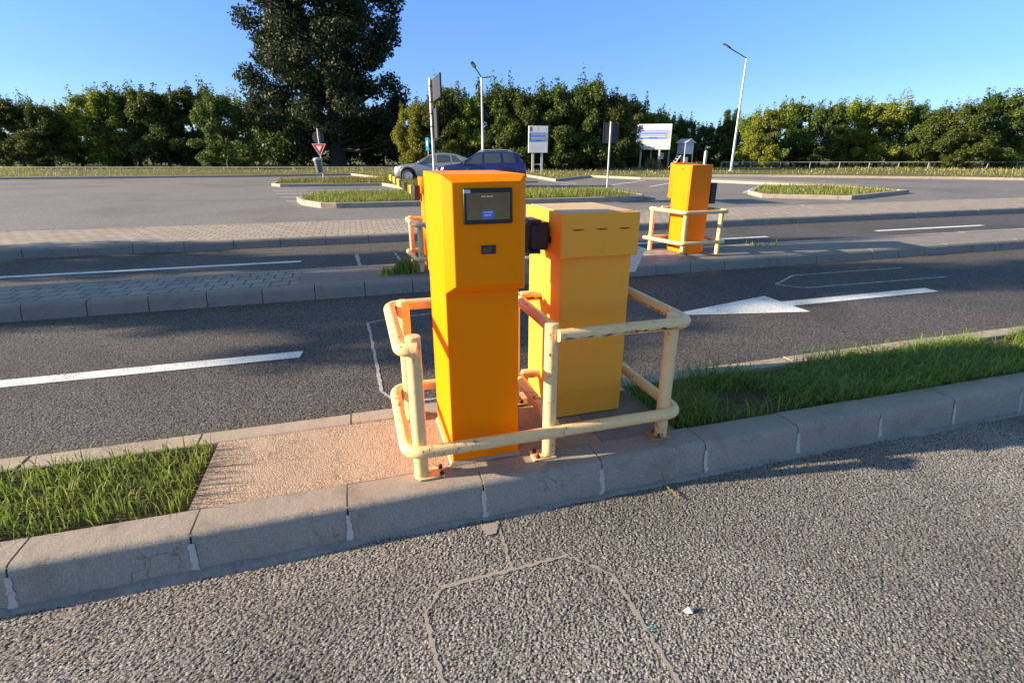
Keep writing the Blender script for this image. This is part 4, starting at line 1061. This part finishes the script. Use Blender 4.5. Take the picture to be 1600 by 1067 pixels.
def make_tree(name, seed, H_, rad, z0, ncl, nleaf, size, leafm, prof, trunk_r, shoots=0, limbs=10, clr=(.20,.36)):
    rg = np.random.default_rng(seed); clumps = []
    for i in range(ncl):
        t = ((i+rg.uniform(0,1))/ncl)**.9; env = np.interp(t, [p_[0] for p_ in prof], [p_[1] for p_ in prof])*rad
        a = (i*2.39996+rg.uniform(-.5,.5)) if ncl > 100 else rg.uniform(0,2*np.pi); rr = env*rg.uniform(.05,1)**(.42 if ncl > 100 else .5)*.86; cr = rad*rg.uniform(*clr)
        clumps.append((rr*math.cos(a), rr*math.sin(a), z0+(H_-z0-cr*.5)*t, cr, rg.uniform(.65,1.0)))
    for i in range(shoots):
        a = rg.uniform(0,2*np.pi); rr = rad*rg.uniform(0,.75); zz = H_*rg.uniform(.86,1.0)
        clumps.append((rr*math.cos(a), rr*math.sin(a), zz, rad*rg.uniform(.06,.11), rg.uniform(3.0,5.5)))
        clumps.append((rr*math.cos(a), rr*math.sin(a), zz-H_*.1, rad*rg.uniform(.12,.18), rg.uniform(1.6,2.5)))
    t = empty(name, (0,0,0), '', 'tree')
    m = MB(); hT = H_*.72
    pts = [(0,0,-.1),(trunk_r*.1,0,H_*.1),(rg.uniform(-.2,.2),rg.uniform(-.2,.2),H_*.3),(rg.uniform(-.3,.3),rg.uniform(-.3,.3),hT)]
    m.tube(pts, [trunk_r*1.25,trunk_r,trunk_r*.75,trunk_r*.18], 10)
    for i in rg.permutation(ncl)[:limbs]:
        c_ = clumps[i]; zs = min(c_[2]*.75, hT*.9)*rg.uniform(.5,.9); p0 = Vector((0,0,max(zs,H_*.08))); p2 = Vector(c_[:3]); pm = p0.lerp(p2,.5)+Vector((0,0,-.08*(p2-p0).length))
        m.tube([p0,pm,p2], [trunk_r*.38,trunk_r*.22,trunk_r*.06], 6)
    m.build('trunk', M['bark'], t, local=True, smooth=60)
    V, F = leaf_cloud(rg, clumps, nleaf, size); np_mesh('crown', V, F, leafm, t)
    return t
bushy = [(0,.75),(.15,1.0),(.45,1.0),(.75,.78),(1,.35)]
dome = [(0,.62),(.12,.92),(.35,1.0),(.65,.92),(.85,.68),(1,.35)]
poplar = [(0,.6),(.12,1.0),(.35,.95),(.6,.58),(.85,.36),(1,.15)]
# the big dark tree on the left
c = cw((526-800)/857*62, 62)
full = [(0,.80),(.12,1.0),(.4,1.0),(.7,.92),(.88,.7),(1,.35)]
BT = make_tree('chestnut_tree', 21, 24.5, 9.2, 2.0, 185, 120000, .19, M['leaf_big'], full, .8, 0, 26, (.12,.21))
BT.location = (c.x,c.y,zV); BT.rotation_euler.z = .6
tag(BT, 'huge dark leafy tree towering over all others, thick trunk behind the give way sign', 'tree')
protoA = [make_tree('hedge_tree', 31+i, 8.2, 3.6, .4, 54, 21000, .145, M['leaf_a'], bushy, .16, 12, 10, (.14,.30)) for i in range(4)]
protoY = [make_tree('yellow_green_tree', 51+i, 8.0, 3.4, .5, 50, 19000, .145, M['leaf_y'], bushy, .15, 12, 10, (.14,.30)) for i in range(2)]
protoP = make_tree('poplar_tree', 61, 12., 1.35, .8, 26, 7000, .17, M['leaf_a'], poplar, .2, 2, 6, (.5,.75))
usedT = set()
def put(proto, px, ytop, depth, label, group='trees along the back of the car park', wscale=1., H0=8.6, z=0.13):
    o = proto if proto.name not in usedT else copy_tree(proto)
    usedT.add(proto.name)
    c = cw((px-800)/857*depth, depth); h = at_h(px, ytop, depth)
    s = h/H0; o.location = (c.x,c.y,z); o.scale = (s*wscale, s*wscale, s); o.rotation_euler = (0,0,random.uniform(0,6.28))
    tag(o, label, 'tree', group)
row = [ # px, top row, depth, proto, label
 (652,160,54,protoY[0],'yellow topped tree just right of the big dark tree, left of the edge-on sign'),
 (696,136,53,protoA[0],'green tree with a pointed top directly right of the edge-on sign panels'),
 (728,150,53,protoY[1],'yellowish tree between the edge-on sign and the twin armed lamp'),
 (782,132,52,protoA[1],'bushy green tree just right of the twin armed lamp pole'),
 (824,146,51,protoA[2],'dark bushy tree above the smaller billboard'),
 (872,134,51,protoA[3],'large dense dark tree between the smaller billboard and the thin post'),
 (918,126,51,protoA[0],'tallest of the dense hedge trees, rising left of the dark square panel'),
 (956,146,51,protoA[2],'dense dark tree behind the dark square panel on the thin post'),
 (988,160,62,protoY[0],'loose light green tree just left above the larger billboard'),
 (1026,174,62,protoY[1],'light green tree directly behind the larger billboard'),
 (1062,186,64,protoA[1],'low dark tree behind the weather instrument shelter'),
 (1100,196,66,protoA[3],'lowest dark tree between the shelter and the tall right lamp'),
 (1136,186,64,protoA[0],'green tree right behind the pole of the tall right lamp'),
 (1172,178,60,protoY[0],'bright yellow green tree right of the tall right lamp'),
 (1200,166,58,protoY[1],'tallest yellow green tree at the right end of the row seen'),
]
for px, yt, dp, pr, lb in row: put(pr, px, yt, dp, lb, wscale=1.0)
put(protoP, 1130, 170, 120, 'far dark poplar peeping above the low trees left of the right lamp', 'far poplars', .9, 12.2)
put(protoP, 1144, 168, 124, 'far dark poplar peeping above the trees right beside the right lamp pole', 'far poplars', .9, 12.2)
for px, yt in [(674,158),(712,156),(752,148),(803,150),(848,146),(896,140),(938,150),(973,152),(1008,176),(1044,188)]:
    put(protoA[(px//7) % 4], px, yt, 60 if px < 980 else 68, 'green tree of the second row, peeping between the crowns of the hedge trees', 'second row of trees', 1.05)
# behind and under the big tree
for px, yt, dp, pr, lb in [(404,150,70,protoY[1],'yellow green tree left behind the big dark tree'),(446,165,70,protoA[1],'dark tree behind the left half of the big dark tree'),(492,160,70,protoA[2],'dark tree behind the round sign back'),(545,170,70,protoA[3],'dark tree behind the thick trunk of the big tree'),(598,166,70,protoA[0],'dark tree behind the right edge of the big dark tree')]:
    put(pr, px, yt, dp, lb, wscale=1.1)
# the row goes on to both sides of the view
for k in range(9):
    put((protoA+protoY)[k % 6], 352-46*k, 150+random.uniform(-22,14), 58+random.uniform(-3,5), 'tree of the dense row continuing left beyond the big dark tree', 'trees continuing to the left', 1.1)
for k in range(9):
    put((protoA+protoY)[(k+2) % 6], 1240+44*k, 158+random.uniform(-20,16), 58+random.uniform(-3,6), 'tree of the row continuing right beyond the tall right lamp', 'trees continuing to the right', 1.1)
# shrubs closing the foot of the row
rg = np.random.default_rng(77); cl = []
for k in range(150):
    x = -72 + k*.97; dpt = (56 if -10 < x < 11 else 68) + rg.uniform(-1.5,2.5); p_ = cw(x, dpt); hh = rg.uniform(1.2,2.3); cl.append((p_.x,p_.y,zV+hh*.8,hh,1.0)); cl.append((p_.x+rg.uniform(-1,1),p_.y+1.5,zV+hh*1.7,hh*.8,1.0))
V, F = leaf_cloud(rg, cl, 52000, .20); stuff(np_mesh('undergrowth', V, F, M['leaf_a']), 'dark shrubby undergrowth filling the foot of the tree row', 'shrubs')
# two poplars beyond the left edge: their long shadows lie over the lanes
for (u, v, hs, ws, lb) in ((-17.5,8.0,.98,1.1,'tall slim poplar beside the road beyond the left edge'),(-19,11.2,.80,.8,'shorter slim poplar beside the outer lane beyond the left edge')):
    o = copy_tree(protoP); o.location = (u,v,0); o.scale = (ws,ws,hs); o.rotation_euler = (0,0,v); tag(o, lb, 'tree', 'poplars at the left')

# ------------------------------------------------------------------ low pipe fences before the trees
def pipe_fence(label, x0, x1, depth, zr, step, mid=False):
    a = cw(x0, depth, zV); Fn = empty('pipe_fence', a, label, 'fence'); n = int((x1-x0)/step)
    m = MB(); m.tube([cw(x0,depth,zr), cw(x1,depth,zr)], .025, 8); m.build('rail', M['pole_white'], Fn)
    for k in range(n+1):
        p_ = cw(x0+k*step, depth, zV); m = MB(); m.tube([p_-Vector((0,0,.1)), Vector((p_.x,p_.y,zr-.034))], .03, 6); m.build('post', M['galv_dull'], Fn)
pipe_fence('low white pipe fence under the big tree at the left', -46, -9, 47, .42, 3.0)
pipe_fence('low white pipe fence right of the tall right lamp', 21.2, 60, 55, .72, 3.0)
c = cw((1104-800)/857*57, 57); CP = empty('fence_post', (c.x,c.y,zV), 'lone pale concrete post between the shelter and the right lamp', 'post')
m = MB(); m.prism([(-.12,-.12),(.12,-.12),(.12,.12),(-.12,.12)], 1.6, 0, Matrix.Translation((c.x,c.y,zV))); m.build('shaft', M['pole_white'], CP, bevel=.02)
m = MB(); m.add([(c.x-.12,c.y-.12,zV+1.603),(c.x+.12,c.y-.12,zV+1.603),(c.x+.12,c.y+.12,zV+1.603),(c.x-.12,c.y+.12,zV+1.603),(c.x,c.y,zV+1.78)], [(0,1,4),(1,2,4),(2,3,4),(3,0,4),(3,2,1,0)]); m.build('cap', M['pole_white'], CP)

# ------------------------------------------------------------------ weeds and litter
def weed(name, label, x, y, z, n, h, mat, seed, spread=.1, wd=.008):
    rg = np.random.default_rng(seed); pts = np.array([x,y]) + rg.normal(0,spread,(n,2)); o = blades(name, pts, h*.4, h, wd, 1.0, mat, seed, z); 
    o['label'] = label; o['category'] = 'plant'; return o
weed('weed', 'green weed at the foot of the half hidden pipe guard on the middle island', .56, 6.48, ZM, 150, .28, M['grass'], 5, .07, .022)
weed('weed', 'small sprawling weed on the middle island left of the half hidden guard', .36, 6.42, ZM, 60, .14, M['grass'], 6, .07, .018)
weed('weed', 'low weed on the middle island right of the orange terminal', 6.3, 6.9, ZM, 60, .10, M['grass'], 8, .16, .018)
weed('weed', 'weed with dead stems beside the larger billboard legs', *cw((1023-800)/857*55,55)[:2], zV, 160, 1.5, M['grass_dry'], 9, .35, .07)
m = MB(); pts = [(1.372,2.09,KT+.01),(1.368,2.03,KT+.05),(1.36,1.95,KT+.035),(1.352,1.905,.10),(1.345,1.86,.02),(1.342,1.80,.008)]
fp = fillet(pts, .05, 4); m.tube(fp, [.0016+.0012*i/len(fp) for i in range(len(fp))], 6)
rnd = random.Random(3)
for k in range(16):
    t = k/15; p0 = Vector((1.343,1.83-.10*t,.010)); e = p0 + Vector((rnd.uniform(-.006,.006),-.016,rnd.uniform(.002,.007)))
    m.tube([p0,p0.lerp(e,.5)+Vector((0,0,.002)),e], [.0012,.0017,.0003], 5)
o = m.build('grass_stalk', M['stalk']); tag(o, 'single yellow green seed stalk hanging over the near kerb at the right', 'plant')
m = MB(); s = [(0,0,.002),(.022,-.006,.003),(.034,.010,.004),(.016,.022,.003),(-.006,.016,.002),(.012,.006,.022),(.022,.010,.017)]
m.add([(1.0+x,1.155+y,z) for x,y,z in s], [(0,1,5),(1,2,6),(1,6,5),(2,3,6),(3,5,6),(3,4,5),(4,0,5),(0,4,3,2,1)]); o = m.build('pebble', plain('white_stone', (.72,.68,.62), .8, bump=.3)); tag(o, 'small white stone chip lying on the near asphalt', 'stone')
m = MB(); m.cbox((.845,1.14,.006),(.020,.006,.005), 0, None); o = m.build('plastic_scrap', plain('turquoise_plastic', (.04,.33,.42), .4), bevel=.001); tag(o, 'tiny turquoise scrap of plastic on the near asphalt left of the stone', 'litter')
rg = np.random.default_rng(4); V = []; Fq = []
for k in range(5):
    a = rg.uniform(0,6.28); cx, cy, cz = -.50+rg.normal(0,.012), 2.80+rg.normal(0,.02), .01+.02*k
    V += [(cx+.02*math.cos(a),cy+.02*math.sin(a),cz),(cx+.008*math.cos(a+1.6),cy+.008*math.sin(a+1.6),cz+.012),(cx-.02*math.cos(a),cy-.02*math.sin(a),cz+.02),(cx-.008*math.cos(a+1.6),cy-.008*math.sin(a+1.6),cz+.01)]; Fq.append([4*k,4*k+1,4*k+2,4*k+3])
o = np_mesh('dry_leaves', V, Fq, M['driedleaf']); tag(o, 'curled orange dead leaf against the far kerb of the near island', 'leaf')
